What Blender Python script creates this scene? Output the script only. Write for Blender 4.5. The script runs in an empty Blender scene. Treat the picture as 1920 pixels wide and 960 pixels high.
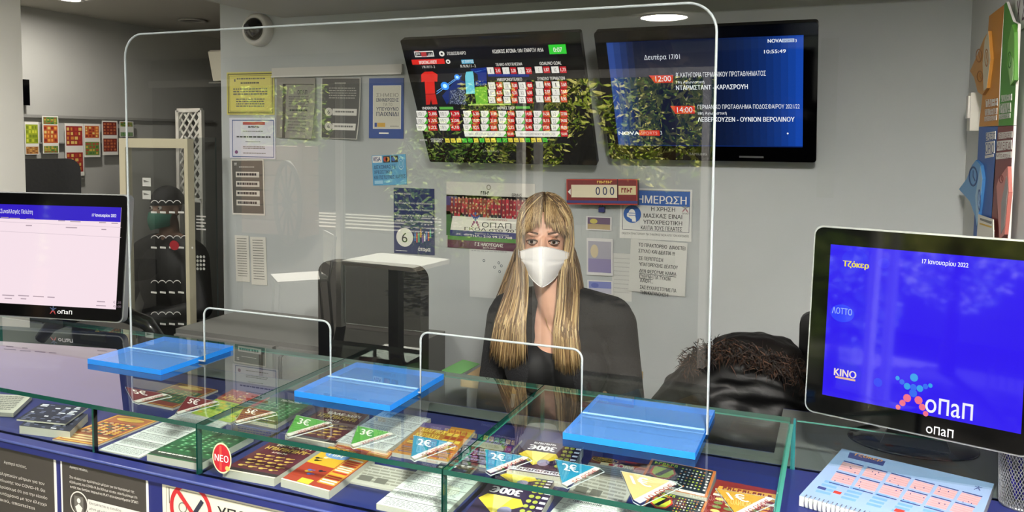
import bpy, math, random
from mathutils import Vector, Matrix
from mathutils import noise as mnoise
from mathutils.geometry import delaunay_2d_cdt
random.seed(7)
scene = bpy.context.scene
col = scene.collection

# ------------------------------------------------------------------ camera
CAM = Vector((0.0, 0.0, 1.6))
RT = Vector((0.92509971, 0.37964295, 0.00785799))
UP = Vector((-0.03040084, 0.0534204, 0.99810924))
FW = Vector((-0.37850536, 0.92358946, -0.06096067))
FPX, CY = 1490.19, 350.84
cd = bpy.data.cameras.new('camera')
cd.sensor_width = 36.0
cd.lens = FPX / 1920 * 36.0
cd.shift_y = -(480 - CY) / 1920
cd.clip_start = 0.02
cam = bpy.data.objects.new('camera', cd)
cam.matrix_world = Matrix(((RT.x, UP.x, -FW.x, CAM.x), (RT.y, UP.y, -FW.y, CAM.y), (RT.z, UP.z, -FW.z, CAM.z), (0, 0, 0, 1)))
col.objects.link(cam)
scene.camera = cam

# ------------------------------------------------------------------ light, exposure
scene.view_settings.view_transform = 'Standard'
scene.view_settings.look = 'None'
scene.view_settings.exposure = 0.0
scene.view_settings.gamma = 1.0
scene.view_settings.use_curve_mapping = False
SKY, SUN, LED = 3.0, 48.0, 370.0
world = bpy.data.worlds.new('world')
scene.world = world
world.use_nodes = True
bg = world.node_tree.nodes['Background']
bg.inputs[0].default_value = (0.93, 0.97, 1.0, 1)
bg.inputs[1].default_value = SKY
sl = bpy.data.lights.new('sun', 'SUN')
sl.energy = SUN
sl.angle = 0.01
sl.color = (1.0, 0.93, 0.8)
so = bpy.data.objects.new('sun', sl)
so.rotation_euler = Vector((0.45, 0.72, -0.53)).to_track_quat('-Z', 'Y').to_euler()
so.location = (-8, -8, 8)
col.objects.link(so)
cy = scene.cycles
cy.transparent_max_bounces = 40
cy.max_bounces = 10
cy.glossy_bounces = 5
cy.caustics_reflective = False
cy.caustics_refractive = False
cy.sample_clamp_indirect = 6.0
cy.use_denoising = True

# ------------------------------------------------------------------ pixel helpers: a ray of the photo met with a real plane
def ray(x, y):
    return (FW + RT * ((x - 960) / FPX) - UP * ((y - CY) / FPX)).normalized()
def onz(x, y, z):
    d = ray(x, y); return CAM + d * ((z - CAM.z) / d.z)
def ony(x, y, Y):
    d = ray(x, y); return CAM + d * ((Y - CAM.y) / d.y)
def onx(x, y, X):
    d = ray(x, y); return CAM + d * ((X - CAM.x) / d.x)

# ------------------------------------------------------------------ materials
def lin(c):
    if isinstance(c, str):
        c = c.lstrip('#'); c = [int(c[i:i + 2], 16) / 255 for i in (0, 2, 4)]
    return tuple(v / 12.92 if v <= .04045 else ((v + .055) / 1.055) ** 2.4 for v in c)
_m = {}
def mat(c, rough=.6, metal=0.0, spec=.5, coat=0.0, noise=0.0, nscale=40, bump=0.0, trans=0.0):
    key = ('p', str(c), rough, metal, spec, coat, noise, nscale, bump, trans)
    if key in _m: return _m[key]
    m = bpy.data.materials.new('mat_%03d' % len(_m)); m.use_nodes = True
    nt = m.node_tree; b = nt.nodes['Principled BSDF']
    lc = lin(c)
    b.inputs['Base Color'].default_value = (*lc, 1)
    b.inputs['Roughness'].default_value = rough
    b.inputs['Metallic'].default_value = metal
    b.inputs['Specular IOR Level'].default_value = spec
    b.inputs['Coat Weight'].default_value = coat
    b.inputs['Coat Roughness'].default_value = 0.03
    if noise or bump:
        tc = nt.nodes.new('ShaderNodeTexCoord'); n = nt.nodes.new('ShaderNodeTexNoise')
        n.inputs['Scale'].default_value = nscale; n.inputs['Detail'].default_value = 5
        nt.links.new(tc.outputs['Object'], n.inputs['Vector'])
        if noise:
            r = nt.nodes.new('ShaderNodeValToRGB')
            r.color_ramp.elements[0].position = .3; r.color_ramp.elements[1].position = .7
            r.color_ramp.elements[0].color = (*[v * (1 - noise) for v in lc], 1)
            r.color_ramp.elements[1].color = (*[min(1, v * (1 + noise)) for v in lc], 1)
            nt.links.new(n.outputs['Fac'], r.inputs[0]); nt.links.new(r.outputs[0], b.inputs['Base Color'])
        if bump:
            bp = nt.nodes.new('ShaderNodeBump'); bp.inputs['Strength'].default_value = bump; bp.inputs['Distance'].default_value = .01
            nt.links.new(n.outputs['Fac'], bp.inputs['Height']); nt.links.new(bp.outputs[0], b.inputs['Normal'])
    if trans:
        out = nt.nodes['Material Output']; t = nt.nodes.new('ShaderNodeBsdfTranslucent'); x = nt.nodes.new('ShaderNodeMixShader')
        t.inputs[0].default_value = (*lc, 1); x.inputs[0].default_value = trans
        nt.links.new(b.outputs[0], x.inputs[1]); nt.links.new(t.outputs[0], x.inputs[2]); nt.links.new(x.outputs[0], out.inputs[0])
    _m[key] = m; return m
def em(c, s=1.0, coat=True):
    """lit display pixel: emission under a glossy cover"""
    key = ('e', str(c), s, coat)
    if key in _m: return _m[key]
    m = bpy.data.materials.new('lit_%03d' % len(_m)); m.use_nodes = True
    b = m.node_tree.nodes['Principled BSDF']
    b.inputs['Base Color'].default_value = (.004, .004, .005, 1)
    b.inputs['Roughness'].default_value = .04 if coat else .5
    b.inputs['Specular IOR Level'].default_value = .5 if coat else .1
    b.inputs['Emission Color'].default_value = (*lin(c), 1)
    b.inputs['Emission Strength'].default_value = s
    _m[key] = m; return m
def clear(tint, ior=1.5, gain=1.0, rough=0.0):
    """thin clear sheet: the face turned to the light mirrors by Fresnel, the rest passes straight through"""
    key = ('c', str(tint), ior, gain, rough)
    if key in _m: return _m[key]
    m = bpy.data.materials.new('clear_%03d' % len(_m)); m.use_nodes = True
    nt = m.node_tree; nt.nodes.clear()
    out = nt.nodes.new('ShaderNodeOutputMaterial'); mix = nt.nodes.new('ShaderNodeMixShader')
    t = nt.nodes.new('ShaderNodeBsdfTransparent'); g = nt.nodes.new('ShaderNodeBsdfGlossy')
    t.inputs[0].default_value = (*tint, 1); g.inputs['Roughness'].default_value = rough; g.inputs[0].default_value = (1, 1, 1, 1)
    f = nt.nodes.new('ShaderNodeFresnel'); f.inputs[0].default_value = ior
    geo = nt.nodes.new('ShaderNodeNewGeometry')
    inv = nt.nodes.new('ShaderNodeMath'); inv.operation = 'SUBTRACT'; inv.inputs[0].default_value = 1
    mul = nt.nodes.new('ShaderNodeMath'); mul.operation = 'MULTIPLY'
    mg = nt.nodes.new('ShaderNodeMath'); mg.operation = 'MULTIPLY'; mg.inputs[1].default_value = gain; mg.use_clamp = True
    nt.links.new(geo.outputs['Backfacing'], inv.inputs[1])
    nt.links.new(f.outputs[0], mul.inputs[0]); nt.links.new(inv.outputs[0], mul.inputs[1])
    nt.links.new(mul.outputs[0], mg.inputs[0]); nt.links.new(mg.outputs[0], mix.inputs[0])
    nt.links.new(t.outputs[0], mix.inputs[1]); nt.links.new(g.outputs[0], mix.inputs[2]); nt.links.new(mix.outputs[0], out.inputs[0])
    _m[key] = m; return m

def hazy(tint, c, k):
    """tinted clear sheet that also scatters some of its own colour"""
    m = clear(tint, 1.5, 1.3).copy(); nt = m.node_tree; out = next(n for n in nt.nodes if n.type == 'OUTPUT_MATERIAL')
    old = out.inputs[0].links[0].from_socket; d = nt.nodes.new('ShaderNodeBsdfDiffuse'); d.inputs[0].default_value = (*lin(c), 1)
    x = nt.nodes.new('ShaderNodeMixShader'); x.inputs[0].default_value = k
    nt.links.new(old, x.inputs[1]); nt.links.new(d.outputs[0], x.inputs[2]); nt.links.new(x.outputs[0], out.inputs[0])
    return m

# ------------------------------------------------------------------ mesh builder
ORG = {}
_font = bpy.data.curves.new('lettering', 'FONT'); _font.resolution_u = 4; _font.fill_mode = 'NONE'
_fo = bpy.data.objects.new('lettering', _font)
_tc = {}
_gc = {}
def _raw(t):
    """outline of the letters, filled by winding number so that counters stay open and overlapping strokes stay solid"""
    _font.body = t
    m = _fo.to_mesh(); co = [(v.co.x, v.co.y) for v in m.vertices]; ed = [tuple(e.vertices) for e in m.edges]; _fo.to_mesh_clear()
    nxt = {}
    for a, b in ed: nxt.setdefault(a, []).append(b); nxt.setdefault(b, []).append(a)
    loops, seen = [], set()
    for a in range(len(co)):
        if a in seen or a not in nxt: continue
        lp, cur = [a], a; seen.add(a)
        while True:
            n = [q for q in nxt[cur] if q not in seen]
            if not n: break
            # follow the stored order of the outline
            cur = min(n) if cur + 1 not in n else cur + 1; lp.append(cur); seen.add(cur)
        loops.append(lp)
    vs, _e, fs, *_r = delaunay_2d_cdt([Vector(c) for c in co], ed, [], 0, 1e-6)
    def wind(x, y):
        w = 0
        for lp in loops:
            for k in range(len(lp)):
                (x0, y0), (x1, y1) = co[lp[k - 1]], co[lp[k]]
                if (y0 <= y) != (y1 <= y):
                    if x0 + (y - y0) / (y1 - y0) * (x1 - x0) > x: w += 1 if y1 > y0 else -1
        return w
    keep = []
    for f in fs:
        x = sum(vs[i].x for i in f) / len(f); y = sum(vs[i].y for i in f) / len(f)
        if wind(x, y): keep.append(tuple(f))
    return [(v.x, v.y) for v in vs], keep
def _wid(t):
    xs = [v[0] for v in _raw(t)[0]]; return max(xs) - min(xs)
def _glyph(c):
    """one letter and its advance (letters are filled one by one so that their counters stay open)"""
    if c not in _gc:
        if 'HH' not in _gc: _gc['HH'] = _wid('HH')
        _gc[c] = (*(_raw(c) if c.strip() else ([], [])), _wid('H' + c + 'H') - _gc['HH'])
    return _gc[c]
def glyphs(s, bold):
    if s not in _tc:
        vs, fs, x = [], [], 0.0
        for c in s:
            v, f, adv = _glyph(c); k = len(vs); vs += [(a + x, b) for a, b in v]; fs += [tuple(k + i for i in q) for q in f]; x += adv
        if not vs: vs = [(0, 0), (1, 0), (1, 1)]
        x0 = min(v[0] for v in vs); x1 = max(v[0] for v in vs); y0 = min(v[1] for v in vs); y1 = max(v[1] for v in vs)
        _tc[s] = ([((a - x0) / max(x1 - x0, 1e-6), (y1 - b) / max(y1 - y0, 1e-6)) for a, b in vs], fs, (x1 - x0) / max(y1 - y0, 1e-6))
    return _tc[s]

def rrect(w, h, r, n=5, cx=0, cy=0):
    pts = []
    for (sx, sy, a0) in ((1, 1, 0), (-1, 1, 90), (-1, -1, 180), (1, -1, 270)):
        for i in range(n + 1):
            a = math.radians(a0 + 90 * i / n)
            pts.append((cx + sx * (w / 2 - r) + r * math.cos(a), cy + sy * (h / 2 - r) + r * math.sin(a)))
    return pts

class MB:
    def __init__(s): s.v = []; s.f = []; s.m = []; s.sm = []; s.mats = []
    def mi(s, m):
        if m not in s.mats: s.mats.append(m)
        return s.mats.index(m)
    def face(s, pts, m, smooth=False):
        i = len(s.v); s.v += [Vector(p) for p in pts]; s.f.append(tuple(range(i, i + len(pts)))); s.m.append(s.mi(m)); s.sm.append(smooth)
    def mesh(s, vs, fs, m, smooth=True):
        i = len(s.v); s.v += [Vector(p) for p in vs]; k = s.mi(m)
        for f in fs: s.f.append(tuple(i + a for a in f)); s.m.append(k); s.sm.append(smooth)
    def box(s, a, b, m, M=None, mx=None, my=None, mz=None):
        x0, y0, z0 = a; x1, y1, z1 = b
        x0, x1 = min(x0, x1), max(x0, x1); y0, y1 = min(y0, y1), max(y0, y1); z0, z1 = min(z0, z1), max(z0, z1)
        p = [Vector(q) for q in ((x0, y0, z0), (x1, y0, z0), (x1, y1, z0), (x0, y1, z0), (x0, y0, z1), (x1, y0, z1), (x1, y1, z1), (x0, y1, z1))]
        if M: p = [M @ q for q in p]
        for f, mm in (((0, 3, 2, 1), mz), ((4, 5, 6, 7), mz), ((0, 1, 5, 4), my), ((2, 3, 7, 6), my), ((1, 2, 6, 5), mx), ((3, 0, 4, 7), mx)):
            s.face([p[i] for i in f], mm or m)
    def prism(s, pts, O, X, Y, N, d0, d1, m, side=None, smooth=False):
        """outline pts (counter-clockwise in X,Y, X x Y = N) swept from d0 to d1 along N"""
        O, X, Y, N = Vector(O), Vector(X), Vector(Y), Vector(N)
        lo = [O + X * a + Y * b + N * d0 for a, b in pts]; hi = [O + X * a + Y * b + N * d1 for a, b in pts]
        s.face(hi, m); s.face(lo[::-1], m)
        n = len(pts); vs = lo + hi
        s.mesh(vs, [(i, (i + 1) % n, n + (i + 1) % n, n + i) for i in range(n)], side or m, smooth)
    def tube(s, path, r, m, n=8, cap=True, closed=False, smooth=True):
        path = [Vector(p) for p in path]; k = len(path); rs = r if isinstance(r, (list, tuple)) else [r] * k
        vs = []; prev = None
        for i, p in enumerate(path):
            if closed: t = path[(i + 1) % k] - path[i - 1]
            else: t = path[min(i + 1, k - 1)] - path[max(i - 1, 0)]
            t = t.normalized() if t.length > 1e-9 else Vector((0, 0, 1))
            if prev is None:
                a = t.cross(Vector((0, 0, 1)))
                if a.length < .05: a = t.cross(Vector((0, 1, 0)))
            else: a = prev - t * prev.dot(t)
            a.normalize(); prev = a; b = t.cross(a)
            vs += [p + (a * math.cos(2 * math.pi * j / n) + b * math.sin(2 * math.pi * j / n)) * rs[i] for j in range(n)]
        fs = []
        for i in range(k if closed else k - 1):
            q = (i + 1) % k
            for j in range(n): fs.append((i * n + j, i * n + (j + 1) % n, q * n + (j + 1) % n, q * n + j))
        if cap and not closed: fs.append(tuple(range(n))[::-1]); fs.append(tuple(range((k - 1) * n, k * n)))
        s.mesh(vs, fs, m, smooth)
    def lathe(s, prof, c, m, n=24, axis=None, smooth=True, cap=True):
        c = Vector(c); q = (Vector(axis) if axis else Vector((0, 0, 1))).to_track_quat('Z', 'Y')
        vs = []
        for r, z in prof: vs += [c + q @ Vector((r * math.cos(2 * math.pi * j / n), r * math.sin(2 * math.pi * j / n), z)) for j in range(n)]
        fs = [(i * n + j, i * n + (j + 1) % n, (i + 1) * n + (j + 1) % n, (i + 1) * n + j) for i in range(len(prof) - 1) for j in range(n)]
        if cap: fs.append(tuple(range(n))[::-1]); fs.append(tuple(range((len(prof) - 1) * n, len(prof) * n)))
        s.mesh(vs, fs, m, smooth)
    def ball(s, c, r, m, nu=16, nv=10, M=None):
        c = Vector(c); r = r if isinstance(r, (tuple, list)) else (r, r, r)
        vs = []
        for i in range(nv + 1):
            a = math.pi * i / nv
            for j in range(nu):
                b = 2 * math.pi * j / nu
                p = Vector((r[0] * math.sin(a) * math.cos(b), r[1] * math.sin(a) * math.sin(b), r[2] * math.cos(a)))
                vs.append(c + (M @ p if M else p))
        fs = [(i * nu + j, (i + 1) * nu + j, (i + 1) * nu + (j + 1) % nu, i * nu + (j + 1) % nu) for i in range(nv) for j in range(nu)]
        s.mesh(vs, fs, m, True)
    def build(s, name, parent=None, label=None, cat=None, group=None, kind=None, origin=None):
        if parent is not None: o0 = ORG[parent.name]
        elif origin is not None: o0 = Vector(origin)
        else:
            xs = [v.x for v in s.v]; ys = [v.y for v in s.v]; zs = [v.z for v in s.v]
            o0 = Vector(((min(xs) + max(xs)) / 2, (min(ys) + max(ys)) / 2, min(zs)))
        me = bpy.data.meshes.new(name)
        me.from_pydata([tuple(v - o0) for v in s.v], [], s.f)
        for m in s.mats: me.materials.append(m)
        me.polygons.foreach_set('material_index', s.m); me.polygons.foreach_set('use_smooth', s.sm)
        me.validate(); me.update()
        o = bpy.data.objects.new(name, me); col.objects.link(o)
        ORG[o.name] = o0
        if parent is not None: o.parent = parent
        else: o.location = o0
        return tag(o, label, cat, group, kind)
def tag(o, label=None, cat=None, group=None, kind=None):
    if label: o['label'] = label
    if cat: o['category'] = cat
    if group: o['group'] = group
    if kind: o['kind'] = kind
    return o
def empty(name, loc, label, cat, group=None):
    o = bpy.data.objects.new(name, None); col.objects.link(o); o.location = loc; ORG[o.name] = Vector(loc); o.empty_display_size = .05
    return tag(o, label, cat, group)
def struct(mb, name): return mb.build(name, kind='structure')

EPS = .0003
class Board(MB):
    """a flat printed or lit face: O top left corner, U to the top right, V to the bottom left; shapes in fractions or in photo pixels"""
    def __init__(s, O, U, V, ortho=True):
        super().__init__(); s.O = Vector(O); s.U = Vector(U); s.V = Vector(V)
        if ortho: s.V = s.V - s.U * (s.V.dot(s.U) / s.U.length_squared)
        s.N = -s.U.cross(s.V).normalized(); s.k = None
        a, b, c = s.U.length_squared, s.U.dot(s.V), s.V.length_squared; s.g = (a, b, c, a * c - b * b)
    def subdiv(s, n=12):
        """cut the large quads so that the sheet can bend"""
        v, f, m, sm = s.v, s.f, s.m, s.sm; s.v, s.f, s.m, s.sm = [], [], [], []
        for fc, mi, k in zip(f, m, sm):
            p = [v[i] for i in fc]
            if len(p) != 4: s.mesh(p, [tuple(range(len(p)))], s.mats[mi], k); continue
            na = max(1, min(n, int((p[1] - p[0]).length / .012))); nb = max(1, min(n, int((p[3] - p[0]).length / .012)))
            g = [p[0].lerp(p[1], i / na).lerp(p[3].lerp(p[2], i / na), j / nb) for j in range(nb + 1) for i in range(na + 1)]
            s.mesh(g, [(j * (na + 1) + i, j * (na + 1) + i + 1, (j + 1) * (na + 1) + i + 1, (j + 1) * (na + 1) + i) for j in range(nb) for i in range(na)], s.mats[mi], True)
    def P(s, u, v, z=0): return s.O + s.U * u + s.V * v + s.N * (z * EPS)
    def uv(s, x, y):
        if s.k: x = s.k[0] + x / s.k[2]; y = s.k[1] + y / s.k[2]
        d = ray(x, y); q = CAM + d * ((s.O - CAM).dot(s.N) / d.dot(s.N)) - s.O
        a, b, c, D = s.g; e, f = q.dot(s.U), q.dot(s.V)
        return ((e * c - f * b) / D, (f * a - e * b) / D)
    def slab(s, th, m, side=None):
        p = [s.P(0, 0), s.P(1, 0), s.P(1, 1), s.P(0, 1)]; q = [a - s.N * th for a in p]
        s.face([p[0], p[3], p[2], p[1]], m); s.face(q, side or m)
        for i in range(4): j = (i + 1) % 4; s.face([p[i], p[j], q[j], q[i]], side or m)
    def poly(s, pts, m, z=1): s.face([s.P(u, v, z) for u, v in pts][::-1], m)
    def rect(s, u0, v0, u1, v1, m, z=1): s.poly([(u0, v0), (u1, v0), (u1, v1), (u0, v1)], m, z)
    def ell(s, u, v, ru, rv, m, z=1, n=20): s.poly([(u + ru * math.cos(2 * math.pi * i / n), v + rv * math.sin(2 * math.pi * i / n)) for i in range(n)], m, z)
    def ring(s, u, v, ru, rv, w, m, z=1, n=28):
        for i in range(n):
            a, b = 2 * math.pi * i / n, 2 * math.pi * (i + 1) / n
            s.poly([(u + ru * math.cos(a), v + rv * math.sin(a)), (u + ru * math.cos(b), v + rv * math.sin(b)),
                    (u + ru * (1 - w) * math.cos(b), v + rv * (1 - w) * math.sin(b)), (u + ru * (1 - w) * math.cos(a), v + rv * (1 - w) * math.sin(a))], m, z)
    def frame(s, u0, v0, u1, v1, w, m, z=1):
        wu = w / s.U.length; wv = w / s.V.length
        s.rect(u0, v0, u1, v0 + wv, m, z); s.rect(u0, v1 - wv, u1, v1, m, z); s.rect(u0, v0 + wv, u0 + wu, v1 - wv, m, z); s.rect(u1 - wu, v0 + wv, u1, v1 - wv, m, z)
    def text(s, t, u0, v0, u1, v1, m, z=3, bold=.0, fit=True, flip=False):
        vs, fs, asp = glyphs(t, bold)
        if not fit:   # keep the letters' own proportions, start at the left
            w = asp * abs(v1 - v0) * s.V.length / s.U.length
            u1 = u0 + min(w, u1 - u0)
        q = lambda a, b: s.P(u0 + (u1 - u0) * ((1 - a) if flip else a), v0 + (v1 - v0) * ((1 - b) if flip else b), z)
        s.mesh([q(a, b) for a, b in vs], fs, m, False)
        if bold:      # heavier strokes: the same letters again a hair to the right
            d = bold * 1.5 * abs(v1 - v0) * s.V.length / s.U.length * (-1 if flip else 1); o = s.U * d + s.N * (EPS * .3)
            s.mesh([q(a, b) + o for a, b in vs], fs, m, False)
    def dashes(s, u0, v0, u1, v1, rows, m, z=2, fill=.5, lo=.03, hi=.12, rnd=random):
        h = (v1 - v0) / rows
        for r in range(rows):
            u = u0
            while u < u1 - lo:
                w = min(rnd.uniform(lo, hi) * (u1 - u0), u1 - u)
                s.rect(u, v0 + h * r, u + w, v0 + h * (r + fill), m, z); u += w + .018 * (u1 - u0)
    def blur(s, u0, v0, u1, v1, n, m, z=3):
        """a printed word too small to read: n letter-sized strokes"""
        w = (u1 - u0) / n
        for i in range(n):
            a = u0 + i * w; k = (i * 7 + n) % 3
            s.rect(a, v0, a + w * .3, v1, m, z); s.rect(a + w * .3, v0 if k else v0 + (v1 - v0) * .4, a + w * .75, v0 + (v1 - v0) * (.35 if k else .75), m, z)
            if k == 2: s.rect(a + w * .5, v0, a + w * .75, v1, m, z)
    # the same in photo pixels
    def R(s, x0, y0, x1, y1, m, z=1):
        a = s.uv(x0, y0); b = s.uv(x1, y1); s.rect(a[0], a[1], b[0], s.uv(x0, y1)[1], m, z)
    def PL(s, pts, m, z=1): s.poly([s.uv(*p) for p in pts], m, z)
    def T(s, t, x0, y0, x1, y1, m, z=3, bold=.0):
        a = s.uv(x0, y0); b = s.uv(x1, y1); s.text(t, a[0], a[1], b[0], s.uv(x0, y1)[1], m, z, bold)
    def E(s, x, y, rx, ry, m, z=1):
        a = s.uv(x - rx, y); b = s.uv(x + rx, y); c = s.uv(x, y - ry); d = s.uv(x, y + ry)
        s.ell((a[0] + b[0]) / 2, (c[1] + d[1]) / 2, (b[0] - a[0]) / 2, (d[1] - c[1]) / 2, m, z)
def quad_y(tl, tr, bl, Y): return Board(ony(*tl, Y), ony(*tr, Y) - ony(*tl, Y), ony(*bl, Y) - ony(*tl, Y))
def quad_z(tl, tr, bl, Z, ortho=False): return Board(onz(*tl, Z), onz(*tr, Z) - onz(*tl, Z), onz(*bl, Z) - onz(*tl, Z), ortho)

WHITE = mat('#f2f0ea', .5); BLACK = mat('#0b0b0c', .3); INK = mat('#1a1a1e', .6)

# ------------------------------------------------------------------ room shell
D = 3.15            # the wall behind the staff
XL, XR = -4.1, 0.41
CEIL, SOFF = 2.294, 2.17
WALLM = mat('#b4b8b8', .75, noise=.04, nscale=3, bump=.03)
DARKW = mat('#a9a8a2', .8, noise=.04, nscale=3)
PALE = mat('#d9d9d3', .7); CEILM = mat('#b5b1a6', .85)
xw = ony(415, 200, D).x
b = MB(); b.box((xw, D, 0), (XR + .3, D + .12, CEIL), WALLM); struct(b, 'wall_back')
b = MB(); b.box((XR, 1.0, 0), (XR + .12, D, CEIL), mat('#d2d3d0', .7)); struct(b, 'wall_right')
b = MB(); b.box((XR, .9, 0), (2.0, 1.0, CEIL), WALLM); b.box((2.0, -2.3, 0), (2.1, 1.0, CEIL), WALLM); struct(b, 'wall_side')
b = MB(); b.box((XL - .12, 2.4, 0), (XL, 6.0, 2.75), DARKW); struct(b, 'wall_left')
b = MB(); b.box((-5.9, 2.3, 0), (XL, 2.4, CEIL), DARKW); b.box((-6.0, -2.3, 0), (-5.9, 2.4, CEIL), DARKW); struct(b, 'wall_far')
b = MB(); b.box((XL, 6.0, 0), (XR + .3, 6.1, 2.75), DARKW); b.box((XR + .2, D, 0), (XR + .3, 6.0, 2.75), DARKW); struct(b, 'wall_end')
b = MB(); b.box((-6.0, -2.3, -.1), (2.1, 6.1, 0), mat('#3c3a37', .95, spec=.05, noise=.08, nscale=6)); struct(b, 'floor')
zc = onx(200, 37, XL).z   # ceiling of the side room
b = MB(); b.box((-6.0, -2.3, CEIL), (2.1, 2.0, CEIL + .1), CEILM); struct(b, 'ceiling')
xs_ = ony(531, 33, D).x
b = MB(); b.box((xs_, 2.0, SOFF), (XR + .3, D, CEIL + .1), mat('#b8b6ae', .85)); struct(b, 'ceiling_soffit')
b = MB(); b.box((XL - .12, 2.0, 2.294), (xs_, D, 2.4), CEILM); b.box((XL - .12, D, 2.294), (XR + .3, 6.1, 2.4), CEILM)
b.box((-6.0, 2.0, 2.294), (XL - .12, 2.4, 2.4), CEILM); struct(b, 'ceiling_side')
# pale pillar at the left
b = MB(); b.box((-3.75, 1.95, 0), (-3.347, 2.45, 2.294), mat('#e9e7df', .6, noise=.02, nscale=4)); struct(b, 'pillar')
# shop front behind the camera: header beam, slim mullions, glazed doors slid open
FRM = mat('#e8e6e0', .5)
YFR = -2.2
b = MB(); b.box((-6.0, YFR - .1, 2.07), (2.1, YFR, CEIL + .1), mat('#8d8a82', .7)); b.box((-6.0, YFR, 2.04), (2.1, YFR + .03, 2.10), FRM); b.box((-6.0, YFR - .09, 0), (-4.98, YFR - .01, 2.07), mat('#4a4843', .7)); struct(b, 'wall_front')
for i, x in enumerate((-4.96, -3.86, -2.23, -2.09, -0.85, 0.9)):
    b = MB(); b.box((x - .025, YFR - .08, 0), (x + .025, YFR - .01, 2.07), FRM if i else mat('#5b5a55', .5)); struct(b, 'trim_%d' % (i + 1))
for i, (x0, x1) in enumerate(((-3.83, -2.26), (-.82, .87))):
    b = MB(); b.box((x0, YFR - .05, .03), (x1, YFR - .042, 2.05), clear((.93, .96, .95)), mx=mat('#1d4a3c', .2), mz=mat('#1d4a3c', .2)); struct(b, 'window_%d' % (i + 1))

# ------------------------------------------------------------------ outside the shop front (seen mirrored in the clear sheets)
b = MB(); b.box((-30, -34, -.12), (20, -2.3, -.02), mat('#35332f', 1.0, spec=.05, noise=.2, nscale=1.5)); struct(b, 'ground')
b = MB()
for i in range(5): b.box((-13, -8.4 - i * .5, -.02), (-5.5, -8.2 - i * .5, .03 + .0 * i), mat('#b8b2a6', 1.0, spec=.05))
struct(b, 'sun_stripes')  # pale strips stand in for stripes of sunlight on the ground
b = MB(); b.box((-30, -19, 0), (20, -18.6, 5.5), mat('#5f5a50', .8, noise=.3, nscale=.6)); struct(b, 'exterior_wall')
def bush(cx, cy, h, r, n, seed, label, cols, trunk=.0):
    rnd = random.Random(seed); root = empty('tree' if trunk else 'bush', (cx, cy, 0), label, 'tree' if trunk else 'bush', 'trees outside the shop front')
    t = MB(); tm = mat('#5d4a37', .9)
    t.tube([(cx, cy, 0), (cx + .05, cy, h * .4), (cx - .03, cy + .04, h * .75)], [.09 + .05 * trunk, .07, .03], tm)
    for k in range(7):
        a = rnd.uniform(0, 6.28); t.tube([(cx, cy, h * rnd.uniform(.3, .55)), (cx + math.cos(a) * r * .5, cy + math.sin(a) * r * .5, h * .7), (cx + math.cos(a) * r * .8, cy + math.sin(a) * r * .8, h * .9)], [.035, .02, .008], tm, 5)
    t.build('trunk', root)
    f = MB(); ms = [mat(c, .6, trans=.5) for c in cols]
    for k in range(n):
        while True:
            p = Vector((rnd.uniform(-1, 1), rnd.uniform(-1, 1), rnd.uniform(-1, 1)))
            if .3 < p.length < 1 and mnoise.noise(p * 2.3 + Vector((seed, 0, 0))) > -.18: break
        c = Vector((cx + p.x * r, cy + p.y * r, h * (.62 if trunk else .5) + p.z * h * (.4 if trunk else .5)))
        if c.z < .02: c.z = .05
        d = Vector((rnd.gauss(0, 1), rnd.gauss(0, 1), rnd.gauss(0, 1))).normalized(); e = d.orthogonal().normalized(); L = rnd.uniform(.04, .075) * (1 + .4 * trunk)
        f.face([c - d * L, c + e * L * .35, c + d * L, c - e * L * .35], rnd.choice(ms))
    f.build('foliage', root)
G1 = ('#c8cf6a', '#9fb04a', '#e4e08a', '#6f8a3c'); G2 = ('#84a050', '#56763a', '#b4c46c')
bush(-10.4, -9.6, 3.2, 1.1, 1800, 1, 'leafy tree behind the wagon wheel outside', G2, 1)
bush(-4.6, -5.6, 1.9, .75, 1500, 2, 'shrub in front of the open railing outside', G2)
bush(-2.0, -6.6, 4.2, 1.25, 3800, 3, 'sunlit yellow green tree outside', G1, 1)
bush(.9, -7.2, 4.4, 1.25, 3200, 4, 'broad tree beyond the railing outside', G1, 1)
bush(-5.2, -9.9, 4.0, 1.2, 2200, 5, 'far tree by the sunlit stripes outside', G1, 1)
bush(3.6, -6.0, 3.4, 1.1, 1800, 6, 'tree nearest the side wall outside', G2, 1)
# railing
r = empty('railing', (-1.5, -9.0, 0), 'dark metal railing along the terrace outside', 'railing'); m_ = mat('#26272a', .5)
b = MB(); b.box((-4.2, -9.03, .92), (3, -8.98, .97), m_); b.box((-4.2, -9.02, .2), (3, -8.99, .23), m_); b.build('rail', r)
b = MB()
for i in range(60): x = -4.2 + i * .12; b.box((x - .008, -9.013, 0), (x + .008, -8.997, .95), m_)
b.build('balusters', r)
# wagon wheel leaning on a timber crate
wc = Vector((-7.55, -6.25, .62)); wr = .6
r = empty('wagon_wheel', (wc.x, wc.y, 0), 'old spoked wagon wheel leaning outside', 'wheel'); wm = mat('#4d3c2c', .8)
ax = Vector((.55, -.8, 0)); ta = Vector((.8, .55, 0))
b = MB(); b.tube([wc + (ta * math.cos(a) + Vector((0, 0, 1)) * math.sin(a)) * wr for a in [2 * math.pi * i / 40 for i in range(40)]], .035, wm, 8, closed=True); b.build('rim', r)
b = MB(); b.lathe([(.02, -.07), (.07, -.06), (.08, 0), (.07, .06), (.02, .07)], wc, wm, 14, axis=ax); b.build('hub', r)
for k in range(12):
    a = 2 * math.pi * k / 12 + .1; d = ta * math.cos(a) + Vector((0, 0, 1)) * math.sin(a)
    b = MB(); b.tube([wc + d * .06, wc + d * (wr - .01)], .016, wm, 6); b.build('spoke', r)
r = empty('wooden_crate', (-8.6, -7.1, 0), 'pale timber crate behind the wagon wheel outside', 'crate')
b = MB()
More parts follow.
